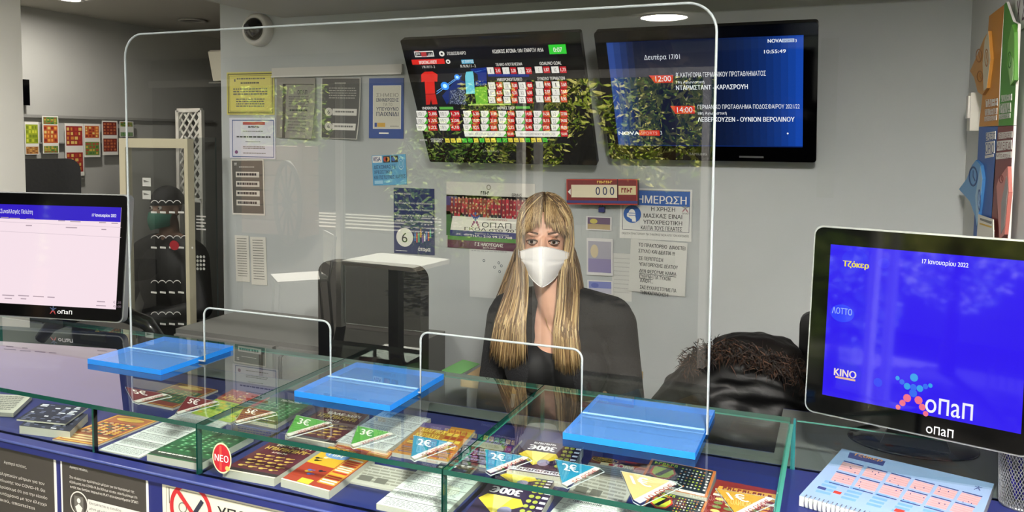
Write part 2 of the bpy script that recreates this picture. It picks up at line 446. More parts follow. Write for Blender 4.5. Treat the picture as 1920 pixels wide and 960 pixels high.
for i in range(6): b.box((-9.3, -7.3, .03 + i * .24), (-7.75, -6.95, .25 + i * .24), mat('#b48c6e', .8, noise=.15, nscale=8))
b.build('boards', r)
for x in (-9.32, -7.85): b = MB(); b.box((x, -6.95, 0), (x + .1, -6.9, 1.5), mat('#a07a5c', .8)); b.build('post', r)
# white perforated chair and white table on the shop floor
def chair(cx, cy, rz, label):
    r = empty('metal_chair', (cx, cy, 0), label, 'chair'); M = Matrix.Translation((cx, cy, 0)) @ Matrix.Rotation(rz, 4, 'Z'); st = mat('#b9b9b4', .35, .7)
    for sx in (-1, 1):
        b = MB(); b.tube([M @ Vector(p) for p in ((sx * .2, -.2, 0), (sx * .19, -.19, .44))], .012, st); b.build('leg', r)
        b = MB(); b.tube([M @ Vector(p) for p in ((sx * .2, .22, 0), (sx * .19, .19, .44), (sx * .19, .25, .80))], .012, st); b.build('leg', r)
    b = MB(); b.box((-.2, -.21, .44), (.2, .2, .46), mat('#deddd6', .5), M); b.build('seat', r)
    b = MB(); n, k = 8, 5; wm2 = mat('#e9e7da', .5)
    X = lambda i: -.19 + .38 * i / n
    Z = lambda j: .56 + .24 * j / k
    for i in range(n + 1): b.box((X(i) - .012, .225, .56), (X(i) + .012, .235, .80), wm2, M)
    for j in range(k + 1): b.box((-.19, .225, Z(j) - .013), (.19, .235, Z(j) + .013), wm2, M)
    b.build('backrest', r)
chair(-4.05, -1.95, math.pi + .75, 'white perforated metal chair standing on the shop floor')
tz = .72
tp = [Vector((x, y, 0)) for x, y in ((-2.05, -1.05), (-2.9, -2.0))]
r = empty('cafe_table', (-2.93, -1.6, 0), 'square cafe table with cream top and dark pedestal', 'table')
b = MB(); b.prism(rrect(.64, .46, .02), (-2.93, -1.58, tz), (.99, .1, 0), (-.1, .99, 0), (0, 0, 1), -.03, 0, mat('#efe6d2', .4)); b.build('tabletop', r)
b = MB(); b.box((-2.97, -1.62, .04), (-2.89, -1.54, tz - .03), mat('#2c2c2e', .4)); b.build('pedestal', r)
b = MB(); b.box((-3.13, -1.76, 0), (-2.73, -1.4, .04), mat('#2c2c2e', .4)); b.build('foot_plate', r)
# pedestrian outside the shop
# ------------------------------------------------------------------ ceiling lamps
def led(x, y, z, label, r=.13, s=LED, on=True):
    root = empty('ceiling_light', (x, y, z), label, 'ceiling light', 'round ceiling lights')
    b = MB(); b.lathe([(r, -.004), (r + .02, -.004), (r + .02, -.012), (r, -.012)], (x, y, z), WHITE, 28, cap=False); b.build('trim_ring', root)
    b = MB(); n = 28; b.face([(x + r * math.cos(2 * math.pi * i / n), y - r * math.sin(2 * math.pi * i / n), z - .008) for i in range(n)], em('#fffaf2', s, False)); b.build('diffuser', root)
led(-.93, -1.13, CEIL, 'round white ceiling light nearest the shop front')
led(-1.9, .35, CEIL, 'round white ceiling light over the customers at the counter', s=LED * .42)
led(-5.4, -.5, CEIL, 'round white ceiling light over the seating at the far side', s=LED * .5)
led(.12, .3, CEIL, 'round white ceiling light beside the right wall', s=LED * 2.6)
led(-2.85, 1.3, CEIL, 'added unseen ceiling light that brightens the pillar', s=LED * .52)  # unseen lamp, added to brighten the pillar
p = onx(130, 0, XL); q = onz(133, -4, 2.294)
led(q.x, q.y, 2.294, 'small glowing ceiling spot above the side room', .045, LED * 1.6)
q = onz(362, 37, 2.294)
root = empty('ceiling_spot', q, 'small unlit recessed ceiling spot in the side room', 'ceiling light')
b = MB(); b.lathe([(.075, -.001), (.085, -.008), (.06, -.012), (.055, -.002)], q, mat('#a8a59c', .4), 24, cap=False); b.build('trim_ring', root)
b = MB(); b.lathe([(.055, -.003), (.03, -.0025)], q, mat('#55534e', .4), 24); b.build('lens', root)

# ------------------------------------------------------------------ televisions
GLOSS = mat('#030304', .06, spec=.35)
W1, RED, DK = em('#f4f0e6', .95), em('#d01c28', .9), em('#0a0a12', .6)
def tv_shell(name, label, TL, TR, BR, BL, yb, th=.07, side=GLOSS):
    """a set hung on the wall and tilted down: bottom edge at depth yb, top edge nearer so that both are equally wide"""
    wb = (ony(*BR, yb) - ony(*BL, yb)).length; w1 = (ony(*TR, yb) - ony(*TL, yb)).length
    yt = yb * wb / w1
    O = ony(*TL, yt); U = ony(*TR, yt) - O; U.z = 0; U.y = 0
    V = ony(BL[0], BL[1], yb) - O; V.x = 0
    fb = Board(O, U, V)
    X, Y, N = fb.U.normalized(), -fb.V.normalized(), fb.N
    w, h = fb.U.length, fb.V.length; c = O + fb.U / 2 + fb.V / 2
    root = empty(name, (c.x, c.y, c.z - h / 2), label, 'television')
    return root, fb, c, X, Y, N, w, h
def inset(fb, x0, y0, x1, y1):
    """a board inside board fb with corners at photo pixels (top left, bottom right)"""
    a = fb.uv(x0, y0); b = fb.uv(x1, y1)
    return Board(fb.P(*a, 4), fb.U * (b[0] - a[0]), fb.V * (b[1] - a[1]))
def tv_body(root, c, X, Y, N, w, h, th, r, back):
    b = MB(); b.prism(rrect(w, h, r), c, X, Y, N, -.028, 0, GLOSS); b.build('bezel', root)
    b = MB(); b.prism(rrect(w * .86, h * .8, .02), c, X, Y, N, -th, -.028, mat('#141416', .5)); b.build('back_shell', root)
    q = c - N * th
    b = MB(); b.box((q.x - .1, q.y + .0, q.z - .06), (q.x + .1, D - .012, q.z + .06), mat('#2a2a2c', .5)); b.box((q.x - .18, D - .012, q.z - .16), (q.x + .18, D, q.z + .16), mat('#2a2a2c', .5)); b.build('wall_bracket', root)

# left set: betting odds
root, fb, c, X, Y, N, w, h = tv_shell('television', 'black wall television showing red and white betting odds', (750, 75), (1087, 60), (1083, 307), (775, 303), 3.03)
tv_body(root, c, X, Y, N, w, h, .08, .008, 0)
s = inset(fb, 768, 88, 1070, 271); s.slab(.001, DK)
s.k = (740, 40, 3.368)
# stadium backdrop
NAVY, BLU, BLG, GRN = em('#0a1024', .8), em('#0d2f8c', .9), em('#2f8df0', 1.2), em('#7cc23c', .9)
s.PL([(270, 300), (580, 290), (585, 525), (280, 525)], em('#0b1020', .7), 1)
s.PL([(300, 470), (420, 330), (580, 290), (582, 340), (420, 400), (330, 525)], em('#12307e', .8), 2)
s.PL([(340, 520), (345, 440), (430, 410), (455, 525)], em('#3b4560', .7), 2)
s.PL([(480, 300), (580, 290), (582, 400), (500, 410)], BLU, 3)
s.PL([(510, 415), (583, 412), (590, 528), (480, 528)], GRN, 3); s.PL([(465, 522), (735, 518), (735, 528), (465, 530)], em('#b8d46a', .9), 4)
s.PL([(590, 330), (850, 335), (850, 350), (590, 348)], BLU, 3)
for (x, y, rr) in ((318, 408, 26), (395, 352, 18)): s.E(x, y, rr, rr, BLG, 3); s.E(x, y, rr * .5, rr * .5, em('#b8ecff', 1.3), 4)
for (a, b_) in (((265, 440), (395, 352)), ((265, 455), (430, 335)), ((430, 335), (580, 300))):
    s.PL([a, (b_[0], b_[1]), (b_[0], b_[1] + 5), (a[0], a[1] + 5)], em('#6fb4ff', 1.0), 3)
rn = random.Random(3)
for i in range(160):
    x, y = rn.uniform(350, 450), rn.uniform(430, 522); s.R(x, y, x + 4, y + 4, em('#aab4d0', .8), 4)
# kits
KR, KA = em('#e8251c', .95), em('#6fd4e6', .95)
s.PL([(190, 318), (240, 316), (272, 335), (270, 380), (252, 378), (256, 455), (196, 458), (190, 378), (170, 384), (168, 335)], KR, 5)
s.PL([(196, 460), (258, 458), (272, 522), (238, 524), (230, 490), (224, 524), (200, 526)], em('#cf1c16', .95), 5)
s.PL([(440, 314), (490, 310), (525, 335), (528, 375), (508, 378), (506, 455), (452, 458), (444, 378), (420, 372), (424, 330)], em('#111420', .8), 5)
s.PL([(452, 318), (495, 314), (500, 345), (508, 455), (452, 458), (446, 345)], KA, 6)
s.PL([(460, 460), (508, 458), (516, 518), (492, 520), (484, 490), (480, 520), (464, 522)], em('#0c0d14', .8), 6)
# heads
s.R(122, 190, 252, 226, W1, 3); s.R(128, 196, 246, 220, em('#3a3438', .6), 4); s.R(165, 194, 205, 222, em('#c43a3a', .9), 5); s.T('my', 130, 184, 158, 196, em('#e04a4a', .9), 6, .02)
s.T('game', 134, 199, 164, 217, W1, 7); s.T('club', 210, 199, 244, 217, W1, 7)
s.E(298, 204, 17, 17, W1, 3); s.E(298, 204, 7, 7, DK, 4)
s.T('ΠΟΔΟΣΦΑΙΡΟ', 330, 192, 452, 214, W1, 3, .02)
s.T('ΚΩΔΙΚΟΣ ΑΓΩΝΑ: 130 / ΕΝΑΡΞΗ 10:56', 616, 178, 942, 202, W1, 3, .02)
s.R(970, 148, 1088, 208, em('#35d235', 1.0), 3); s.T('0:07', 1000, 164, 1060, 194, W1, 5, .02)
s.R(106, 242, 320, 274, KR, 3); s.T('SPORTING ΗΛΙΟΥ', 152, 247, 270, 270, W1, 5, .03); s.E(338, 254, 14, 14, W1, 3); s.E(338, 254, 6, 6, DK, 4)
s.T('1 Ν Ι Η Ι Ι - 2', 172, 280, 256, 296, W1, 3, .02)
s.R(420, 242, 502, 268, em('#4ab7e0', .9), 3); s.T('FC ΠΥΡΓΟΣ', 424, 245, 500, 264, W1, 5, .03); s.T('Ν Ν Ν Ι Ι - 2', 414, 274, 514, 292, W1, 3, .02)
def cell(x0, x1, y0, y1, a, bt, tri=False):
    m_ = x0 + (x1 - x0) * .53
    s.R(x0, y0, m_, y1, W1, 7); s.R(m_, y0, x1, y1, RED, 7)
    k_ = min(1, .24 * len(a)) * (m_ - x0 - (30 if tri else 16)) / 2; c_ = (x0 + m_) / 2 - (6 if tri else 0)
    s.T(a, c_ - k_, y0 + 9, c_ + k_, y1 - 8, em('#55504c', .6), 9); s.T(bt, m_ + 6, y0 + 9, x1 - 6, y1 - 9, W1, 9, .03)
    if tri: s.PL([(m_ - 22, y1), (m_, y0 + 8), (m_, y1)], em('#4fb83a', .9), 8)
s.T('ΤΕΛΙΚΟ ΑΠΟΤΕΛΕΣΜΑ', 636, 264, 808, 282, W1, 3, .02); s.T('GOAL/NO GOAL', 914, 256, 1054, 276, W1, 3, .02)
for i, (a, o) in enumerate((('1', '2,43'), ('Χ', '3,20'), ('2', '2,51'))): cell(582 + i * 97, 676 + i * 97, 290, 332, a, o)
for i, (a, o) in enumerate((('G', '1,87'), ('NG', '1,73'))): cell(884 + i * 104, 984 + i * 104, 284, 326, a, o)
s.T('ΗΜΙΧΡΟΝΟ/ΤΕΛΙΚΟ', 646, 358, 806, 378, W1, 3, .02); s.T('ΣΥΝΟΛΟ ΤΕΡΜΑΤΩΝ', 900, 352, 1076, 372, W1, 3, .02)
hd = (('1/1', '3,40', '1/Χ', '15,00', '1/2', '40,00'), ('Χ/1', '6,25', 'Χ/Χ', '4,35', 'Χ/2', '6,00'), ('2/1', '40,00', '2/Χ', '15,00', '2/2', '3,50'))
gd = (('0', '9,90', '1', '3,60'), ('2', '2,97', '3', '3,65'), ('4', '5,85', '5+', '8,90'))
for r_ in range(3):
    for i in range(3): cell(590 + i * 96, 684 + i * 96, 384 + r_ * 45, 426 + r_ * 45, hd[r_][i * 2], hd[r_][i * 2 + 1])
    for i in range(2): cell(890 + i * 102, 990 + i * 102, 378 + r_ * 45, 420 + r_ * 45, gd[r_][i * 2], gd[r_][i * 2 + 1])
s.T('UNDER/OVER', 172, 540, 270, 556, W1, 3, .02); s.R(282, 540, 372, 556, em('#62b84a', .9), 3)
s.T('ΑΚΡΙΒΕΣ ΣΚΟΡ', 646, 538, 760, 556, W1, 3, .02); s.R(764, 536, 856, 552, em('#62b84a', .9), 3)
uo = (('UNDER 1.5', '2,88', 'OVER 1.5', '1,39'), ('UNDER 2.5', '1,55', 'OVER 2.5', '2,08'), ('UNDER 3.5', '1,22', 'OVER 3.5', '4,10'))
sc = (('1-0', '6,30', '2-0', '21,00', '4-0', '67,00', '2-2', '14,00', '0-2', '16,50', '1-3', '27,00'), ('2-1', '10,50', '3-1', '21,00', '0-0', '9,80', '3-3', '87,00', '1-2', '8,15', '2-3', '34,00'), ('3-0', '8,55', '3-2', '35,00', '1-1', '5,25', '0-1', '6,40', '0-3', '17,00', '0-4', '80,00'))
for r_ in range(3):
    y0 = 564 + r_ * 42.5
    for i in range(2): cell(136 + i * 142, 274 + i * 142, y0, y0 + 39, uo[r_][i * 2], uo[r_][i * 2 + 1], True)
    for i in range(6): cell(432 + i * 111, 540 + i * 111, y0, y0 + 39, sc[r_][i * 2], sc[r_][i * 2 + 1], True)
for (x0, m_, x1, t, o) in ((438, 708, 756, 'ΝΙΚΗ ΓΗΠΕΔΟΥΧΟΥ ΜΕ ΑΛΛΟ ΣΚΟΡ', '33,00'), (762, 1048, 1096, 'ΝΙΚΗ ΦΙΛΟΞΕΝΟΥΜΕΝΟΥ ΜΕ ΑΛΛΟ ΣΚΟΡ', '55,00')):
    s.R(x0, 692, m_, 726, W1, 7); s.T(t, x0 + 30, 702, m_ - 34, 717, em('#55504c', .6), 9); s.R(m_, 692, x1, 726, RED, 7); s.T(o, m_ + 5, 701, x1 - 5, 718, W1, 9, .02)
    s.PL([(m_ - 22, 726), (m_, 700), (m_, 726)], em('#4fb83a', .9), 8)
s.T('ΤΕΛΕΥΤΑΙΑ', 156, 744, 206, 754, W1, 3); s.T('ΑΠΟΤΕΛΕΣΜΑΤΑ', 226, 738, 306, 748, W1, 3); s.T('ΑΓΩΝΑ ΗΜΕΡΑΣ', 230, 750, 300, 762, W1, 3)
for i in range(18):
    gcol = em('#3fc63c', .95) if i in (3, 4, 6, 9, 10, 14, 17) else em('#f2dc46', .95)
    x0 = 318 + i * 36.2; s.R(x0, 738 - i * .2, x0 + 33, 764 - i * .2, gcol, 7); s.T('%02d' % (90 - i * 3), x0 + 7, 746, x0 + 26, 758, em('#5a5a20', .5), 9)
s.build('screen', root)
lo = inset(fb, 905, 281, 936, 285); lo.k = None; lo.text('SAMSUNG', 0, 0, 1, 1, mat('#9a9a98', .4), 1, .02); lo.build('maker_lettering', root)

# right set: match schedule
root, fb, c, X, Y, N, w, h = tv_shell('television', 'black wall television showing a blue match schedule', (1113, 60), (1535, 38), (1523, 318), (1138, 298), 3.05)
tv_body(root, c, X, Y, N, w, h, .09, .012, 0)
s = inset(fb, 1137, 80, 1505, 276); s.slab(.001, em('#0b2a6e', .75))
s.k = (1100, 20, 3.0)
SB = [em(q, .85) for q in ('#0e2a78', '#10308a', '#123794', '#153f9e', '#1847a8')]
for i in range(28):
    u = (i + .5) / 28; a = max(0, (u - .45) / .55) ** 2.0; l = max(0, 1 - u / .16)
    cc = '#%02x%02x%02x' % tuple(int(p_ + (q_ - p_) * a + (r_ - p_) * l * .9) for p_, q_, r_ in zip((9, 20, 46), (20, 72, 176), (46, 84, 170)))
    s.rect(i / 28, 0, (i + 1) / 28, .99, em(cc, 1.0), 1)
WH = em('#eef2f8', .95); RD = em('#d8322a', .95)
s.T('Δευτέρα 17/01', 322, 248, 526, 284, WH, 4, .0)
s.T('NOVA', 1018, 160, 1098, 180, WH, 4, .05); s.R(1098, 158, 1168, 178, em('#b8c8e0', .9), 3); s.T('SPORTS', 1104, 163, 1162, 174, em('#2a4a9a', .8), 5); s.T('3', 1172, 160, 1182, 176, WH, 4)
s.T('10:55:49', 998, 220, 1120, 240, WH, 4, .03)
s.PL([(350, 364), (486, 362), (486, 404), (384, 406)], RD, 3); s.T('12:00', 386, 368, 476, 398, WH, 5)
s.PL([(470, 536), (608, 535), (608, 578), (500, 580)], RD, 3); s.T('14:00', 508, 542, 596, 572, WH, 5)
s.T('Β΄ ΚΑΤΗΓΟΡΙΑ ΓΕΡΜΑΝΙΚΟΥ ΠΡΩΤΑΘΛΗΜΑΤΟΣ', 502, 348, 1008, 376, WH, 4, .0)
s.T('19η Αγωνιστική', 504, 394, 662, 414, WH, 4); s.T('ΝΤΑΡΜΣΤΑΝΤ - ΚΑΡΛΣΡΟΥΗ', 502, 420, 906, 446, WH, 4, .03)
s.T('ΓΕΡΜΑΝΙΚΟ ΠΡΩΤΑΘΛΗΜΑ ΠΟΔΟΣΦΑΙΡΟΥ 2021/22', 624, 528, 1198, 554, WH, 4)
s.T('18η Αγωνιστική', 626, 568, 788, 588, WH, 4); s.T('ΛΕΒΕΡΚΟΥΖΕΝ - ΟΥΝΙΟΝ ΒΕΡΟΛΙΝΟΥ', 624, 598, 1168, 624, WH, 4, .03)
s.T('NOVA', 178, 678, 296, 698, WH, 4, .05); s.R(294, 672, 412, 702, RD, 3); s.T('SPORTS', 306, 679, 398, 696, em('#f0b0a8', .9), 5); s.T('3', 414, 676, 424, 696, WH, 4)
s.E(1131, 690, 5, 5, WH, 4)
s.build('screen', root)
lo = inset(fb, 1293, 286, 1325, 291); lo.k = None; lo.text('SAMSUNG', 0, 0, 1, 1, mat('#9a9a98', .4), 1, .02); lo.build('maker_lettering', root)
lo = inset(fb, 1386, 292, 1432, 296); lo.rect(0, 0, 1, 1, mat('#8d8f92', .3, .6), 1); lo.build('trim_strip', root)

# ------------------------------------------------------------------ papers on the wall
YW = D - .004
def paper(name, tl, tr, bl, label, cat, base, draw, group=None, Y=YW, th=.002, curl=0):
    b = quad_y(tl, tr, bl, Y); b.slab(th, mat(base, .55)); draw(b); return b.build(name, None, label, cat, group)
K = lambda b, x, y, s_: setattr(b, 'k', (x, y, s_))
DKI = mat('#2b2a33', .6); GRY = mat('#6c6a66', .6); NAVYP = mat('#16224f', .5)
def yellow(b):
    b.frame(.02, .03, .98, .97, .006, mat('#6f6a3a', .5)); b.frame(.06, .08, .94, .92, .002, mat('#7d7742', .5))
    b.rect(.16, .16, .19, .22, GRY); b.dashes(.22, .14, .85, .2, 1, GRY, fill=.5); b.dashes(.3, .24, .7, .3, 1, DKI); b.dashes(.14, .38, .86, .56, 3, GRY); b.dashes(.2, .62, .8, .84, 4, GRY)
paper('certificate', (425, 136), (514, 134), (425, 215), 'yellow certificate with dark border framed on the grey wall', 'certificate', '#d8ce6a', yellow)
def blueb(b):
    b.frame(.06, .05, .97, .97, .004, mat('#39548f', .5)); b.rect(.3, .1, .78, .17, mat('#b9504c', .6)); b.blur(.42, .2, .66, .25, 8, DKI)
    b.dashes(.3, .32, .76, .36, 1, GRY); b.dashes(.16, .45, .9, .52, 1, DKI); b.dashes(.35, .58, .7, .61, 1, GRY); b.dashes(.3, .7, .8, .78, 2, GRY); b.dashes(.3, .86, .8, .9, 1, GRY); b.ell(.15, .85, .035, .045, mat('#7c4a78', .6))
paper('certificate', (430, 221), (516, 221), (430, 296), 'white certificate with blue border and small purple seal', 'certificate', '#d6d6e4', blueb)
def rows(b):
    b.rect(.03, .02, .97, .97, mat('#5b5854', .6)); b.dashes(.1, .06, .2, .12, 2, WHITE, 3); b.dashes(.25, .13, .75, .15, 1, WHITE, 3)
    for i in range(4):
        v = .22 + i * .17; b.rect(.14, v, .86, v + .1, mat('#d5d0c8', .5), 2); b.dashes(.18, v + .025, .8, v + .08, 1, DKI, 4, .8)
paper('notice', (433, 299), (494, 299), (433, 402), 'grey notice with four pale rows below the certificates', 'notice', '#dedad2', rows)
def list_(b):
    b.dashes(.15, .06, .85, .92, 16, GRY, fill=.3)
paper('paper_strip', (440, 441), (466, 442), (440, 527), 'narrow white printed strip low on the wall, left of two', 'paper', '#d8d5cc', list_)
paper('paper_strip', (469, 444), (498, 445), (469, 533), 'narrow white printed strip low on the wall, right of two', 'paper', '#d8d5cc', list_)
# paper rail
b = MB(); a = ony(514, 133, D); e = ony(757, 133, D); z1 = ony(630, 147, D).z
b.box((a.x, D - .018, a.z - .03), (e.x, D, a.z + .012), mat('#c9c7c0', .5)); b.box((a.x, D - .024, a.z - .034), (e.x, D - .016, a.z - .026), mat('#d9d7d0', .4)); b.build('paper_rail', None, 'pale paper rail running along the wall to the left television', 'rail')
def n1(b):
    b.rect(.16, .1, .24, 1, mat('#4a4540', .6)); b.rect(.16, .1, .96, .115, mat('#4a4540', .6)); b.text('ΟΠΑΠ', .55, .2, .8, .27, DKI); b.dashes(.32, .3, .85, .5, 5, GRY); b.dashes(.35, .52, .85, .58, 1, DKI); b.dashes(.3, .62, .8, .92, 6, GRY, fill=.35)
def curlpaper(name, tl, tr, bl, label, cat, base, draw, lift=.05):
    b = quad_y(tl, tr, bl, D - .012); b.slab(.0012, mat(base, .55)); draw(b)
    b.subdiv()
    for v in b.v:
        d_ = v - b.O; u = d_.dot(b.U) / b.U.length_squared; w_ = d_.dot(b.V) / b.V.length_squared
        k = max(0, u * .6 + w_ * .9 - .8); v += b.N * (lift * k * k)
    return b.build(name, None, label, cat)
curlpaper('notice', (519, 146), (591, 146), (521, 258), 'grey paper notice with curling edge hung from the rail', 'notice', '#8f8b84', n1)
def n2(b):
    b.rect(.02, .01, .98, .99, mat('#4b4a48', .5)); b.dashes(.35, .08, .65, .1, 1, WHITE, 3); b.dashes(.2, .16, .9, .36, 5, mat('#a5a29b', .6), 3, .4)
    for v in (.56, .8):
        b.ell(.2, v, .1, .07, mat('#c9c5bd', .5), 3); b.text('6', .17, v - .03, .23, v + .03, DKI, 5); b.rect(.3, v - .055, .93, v + .055, mat('#d9d6cf', .5), 3); b.dashes(.36, v - .02, .86, v + .02, 1, GRY, 5, .7)
curlpaper('notice', (603, 146), (676, 146), (601, 259), 'dark grey notice with two white rows hung from the rail', 'notice', '#cfccc5', n2)
def infop(b):
    b.rect(.12, .12, .93, .84, mat('#d6d3c4', .5)); b.frame(.12, .12, .93, .84, .002, WHITE, 2)
    g = mat('#8d8a80', .5)
    for t, v0, v1, m_ in (('ΣΗΜΕΙΟ', .25, .31, g), ('ΕΝΗΜΕΡΩΣΗΣ', .33, .39, NAVYP), ('ΓΙΑ ΤΟ', .41, .46, g), ('ΥΠΕΥΘΥΝΟ', .48, .54, NAVYP), ('ΠΑΙΧΝΙΔΙ', .56, .63, NAVYP)): b.text(t, .22 if t != 'ΓΙΑ ΤΟ' else .42, v0, .86 if t != 'ΓΙΑ ΤΟ' else .68, v1, m_, 3, .02)
    b.rect(.17, .74, .24, .81, mat('#2b4a9a', .5), 3); b.rect(.25, .74, .48, .81, mat('#d8a83c', .5), 3); b.rect(.3, .9, .58, .925, WHITE, 2); b.dashes(.62, .79, .88, .81, 1, GRY)
paper('information_poster', (692, 147), (757, 146), (692, 259), 'blue framed poster on responsible play beside the left television', 'poster', '#2a4c96', infop)
def cards(b):
    b.text('VISA', .03, .05, .26, .2, mat('#1d2f6e', .5), 3, .03); b.rect(.02, .02, .3, .24, WHITE, 1); b.rect(.34, .03, .54, .25, mat('#2a2a30', .5), 2); b.ell(.41, .14, .06, .08, mat('#c23a2a', .5), 3); b.ell(.47, .14, .06, .08, mat('#d99a32', .5), 3); b.rect(.58, .03, .78, .25, mat('#2a2a30', .5), 2); b.ell(.65, .14, .06, .08, mat('#3a62b0', .5), 3)
    b.text('ΔΕΧΟΜΑΣΤΕ', .05, .33, .7, .45, mat('#1d3566', .5), 3, .01); b.text('ΧΡΕΩΣΤΙΚΕΣ', .05, .5, .6, .61, mat('#1d3566', .5), 3, .01); b.text('ΚΑΙ ΠΙΣΤΩΤΙΚΕΣ ΚΑΡΤΕΣ', .05, .67, .98, .79, mat('#1d3566', .5), 3, .01)
    b.ring(.86, .3, .09, .2, .12, mat('#a9d5ea', .5), 2); b.ring(.86, .3, .05, .11, .18, mat('#a9d5ea', .5), 2); b.rect(.05, .84, .3, .95, mat('#9fd0ea', .5), 2)
paper('card_payment_sign', (697, 292), (760, 289), (697, 348), 'light blue card payment sign under the left television', 'sign', '#5fa8d4', cards)
def six(b):
    for t, v in (('Αγαπητοί πελάτες,', .07), ('Θα θέλαμε να σας υπενθυμίσουμε', .21), ('ότι σύμφωνα με την Κοινή Υπουργική', .31), ('Απόφαση ΦΕΚ Β 1780 / 10.05.2020', .40), ('εντός του καταστήματος επιτρέπονται', .49)): b.text(t, .03, v, .45 if v < .1 else .96, v + .035, WHITE, 3)
    b.ell(.27, .75, .21, .145, mat('#e8e6dd', .5), 3, 28); b.text('6', .2, .68, .34, .83, INK, 5); b.text('άτομα', .6, .88, .9, .96, WHITE, 3, .03)
    rn = random.Random(5); cs = ['#4a6ac0', '#c05a4a', '#5ab08a', '#d0a050', '#7a4aa0', '#e0e0e6']
    for i in range(9):
        u = .53 + i * .047; v = .62 + rn.random() * .08; m_ = mat(cs[i % 6], .5); b.ell(u, v, .014, .013, m_, 3, 10); b.rect(u - .018, v + .015, u + .018, v + .1 + rn.random() * .04, m_, 3)
    b.rect(.5, .7, .96, .705, mat('#4a6ac0', .5), 2); b.dashes(.04, .955, .35, .97, 1, WHITE)
paper('capacity_poster', (738, 352), (814, 354), (738, 474), 'navy poster with a white circled 6 on the wall', 'poster', '#14235c', six)
def team(b):
    b.rect(0, 0, 1, .24, mat('#d8d5cf', .5)); b.rect(0, .2, 1, .5, mat('#6d2230', .5), 1); b.rect(0, .45, .2, .82, mat('#3d6a3a', .5), 1)
    rn = random.Random(11); reds = [mat(q, .6) for q in ('#a82232', '#8c1a2a', '#c03040', '#2a2230')]; sk = mat('#d0a58c', .6)
    b.rect(0, .22, .13, .36, mat('#4a3a7a', .5), 2); b.rect(.9, .3, 1, .5, mat('#b0502e', .5), 2)
    for r_ in range(4):
        for i in range(22):
            u = .07 + i * .042 + rn.uniform(-.006, .006); v = .25 + r_ * .075 + rn.uniform(-.01, .01); m_ = rn.choice(reds[:3] if r_ < 3 else reds)
            b.rect(u - .016, v, u + .016, v + .075, m_, 3 + r_ * 2); b.ell(u, v - .008, .009, .016, sk, 4 + r_ * 2, 8)
    b.poly([(.08, .52), (1, .52), (1, .75), (.05, .75)], mat('#e6e3da', .5), 12); b.rect(.05, .73, 1, .82, mat('#2b2f74', .5), 13); b.rect(.02, .82, 1, .9, mat('#4f8a3a', .5), 12); b.rect(.02, .88, 1, 1, mat('#5a2440', .5), 13)
    b.text('ΟΠΑΠ', .42, .59, .75, .67, INK, 15, .0); b.text('ΠΡΑΚΤΟΡΕΙΟ', .48, .535, .7, .56, mat('#9a3030', .5), 15)
    b.text("ΓΚΟΛ στο 90΄", .22, .675, .8, .725, INK, 16, .02); b.text('Κυριάκος Ν. Παπανικολάου', .34, .755, .72, .78, WHITE, 16); b.text('ΤΗΛ.: 210 99.27.788', .28, .785, .76, .82, WHITE, 16, .02); b.text('Γ Σ ΗΛΙΟΥΠΟΛΗΣ', .34, .9, .66, .95, WHITE, 16, .03); b.text('2019-2020', .43, .96, .58, .985, WHITE, 16)
    logo(b, .345, .57, .05, .1, 15, ['#3b5ba8', '#3b5ba8', '#8a3a6a'])
    b.ring(.49, .07, .025, .04, .35, mat('#8a8578', .5), 3); b.blur(.4, .13, .5, .18, 4, INK, 3); b.text('ΕΡΜΗΣ', .75, .15, .86, .2, INK, 3, .02)
def logo(b, u, v, ru, rv, z, cs=('#2aa0d8', '#2f63b8', '#e0526a'), e=None):
    """little figure of dots with raised arms and spread legs"""
    mk = (lambda q: em(q, 1.0)) if e else (lambda q: mat(q, .5))
    H, B, L = mk(cs[0]), mk(cs[1]), mk(cs[2])
    b.ell(u, v - rv, ru * .24, rv * .24, H, z, 12)
    for k, (dx, dy, r_) in enumerate(((-.98, -.8, .13), (-.7, -.62, .16), (-.38, -.42, .2), (0, -.42, .2), (.38, -.42, .2), (.7, -.6, .16), (.98, -.7, .13), (0, -.08, .24))): b.ell(u + ru * dx, v + rv * dy, ru * r_, rv * r_, B if k % 2 else H, z + 1, 12)
    for dx, dy, r_ in ((-.34, .28, .24), (-.6, .62, .19), (-.85, .92, .15), (.34, .28, .24), (.58, .64, .2), (.8, .98, .16)): b.ell(u + ru * dx, v + rv * dy, ru * r_, rv * r_, L, z + 1, 12)
paper('team_poster', (837, 340), (1003, 345), (837, 463), 'poster of a crowded red sports team above green and purple bands', 'poster', '#b9b6b0', team)
def blank(b):
    rn = random.Random(2)
    for i in range(7): u, v = rn.uniform(.3, .95), rn.uniform(.2, .6); b.ring(u, v, .03, .03, .4, mat('#55606a', .5), 2, 10)
    b.dashes(.05, .03, .9, .06, 1, mat('#a8aaac', .5))
paper('paper_sheet', (880, 466), (962, 470), (880, 556), 'blank white sheet taped under the team poster', 'paper', '#d2d4d2', blank)
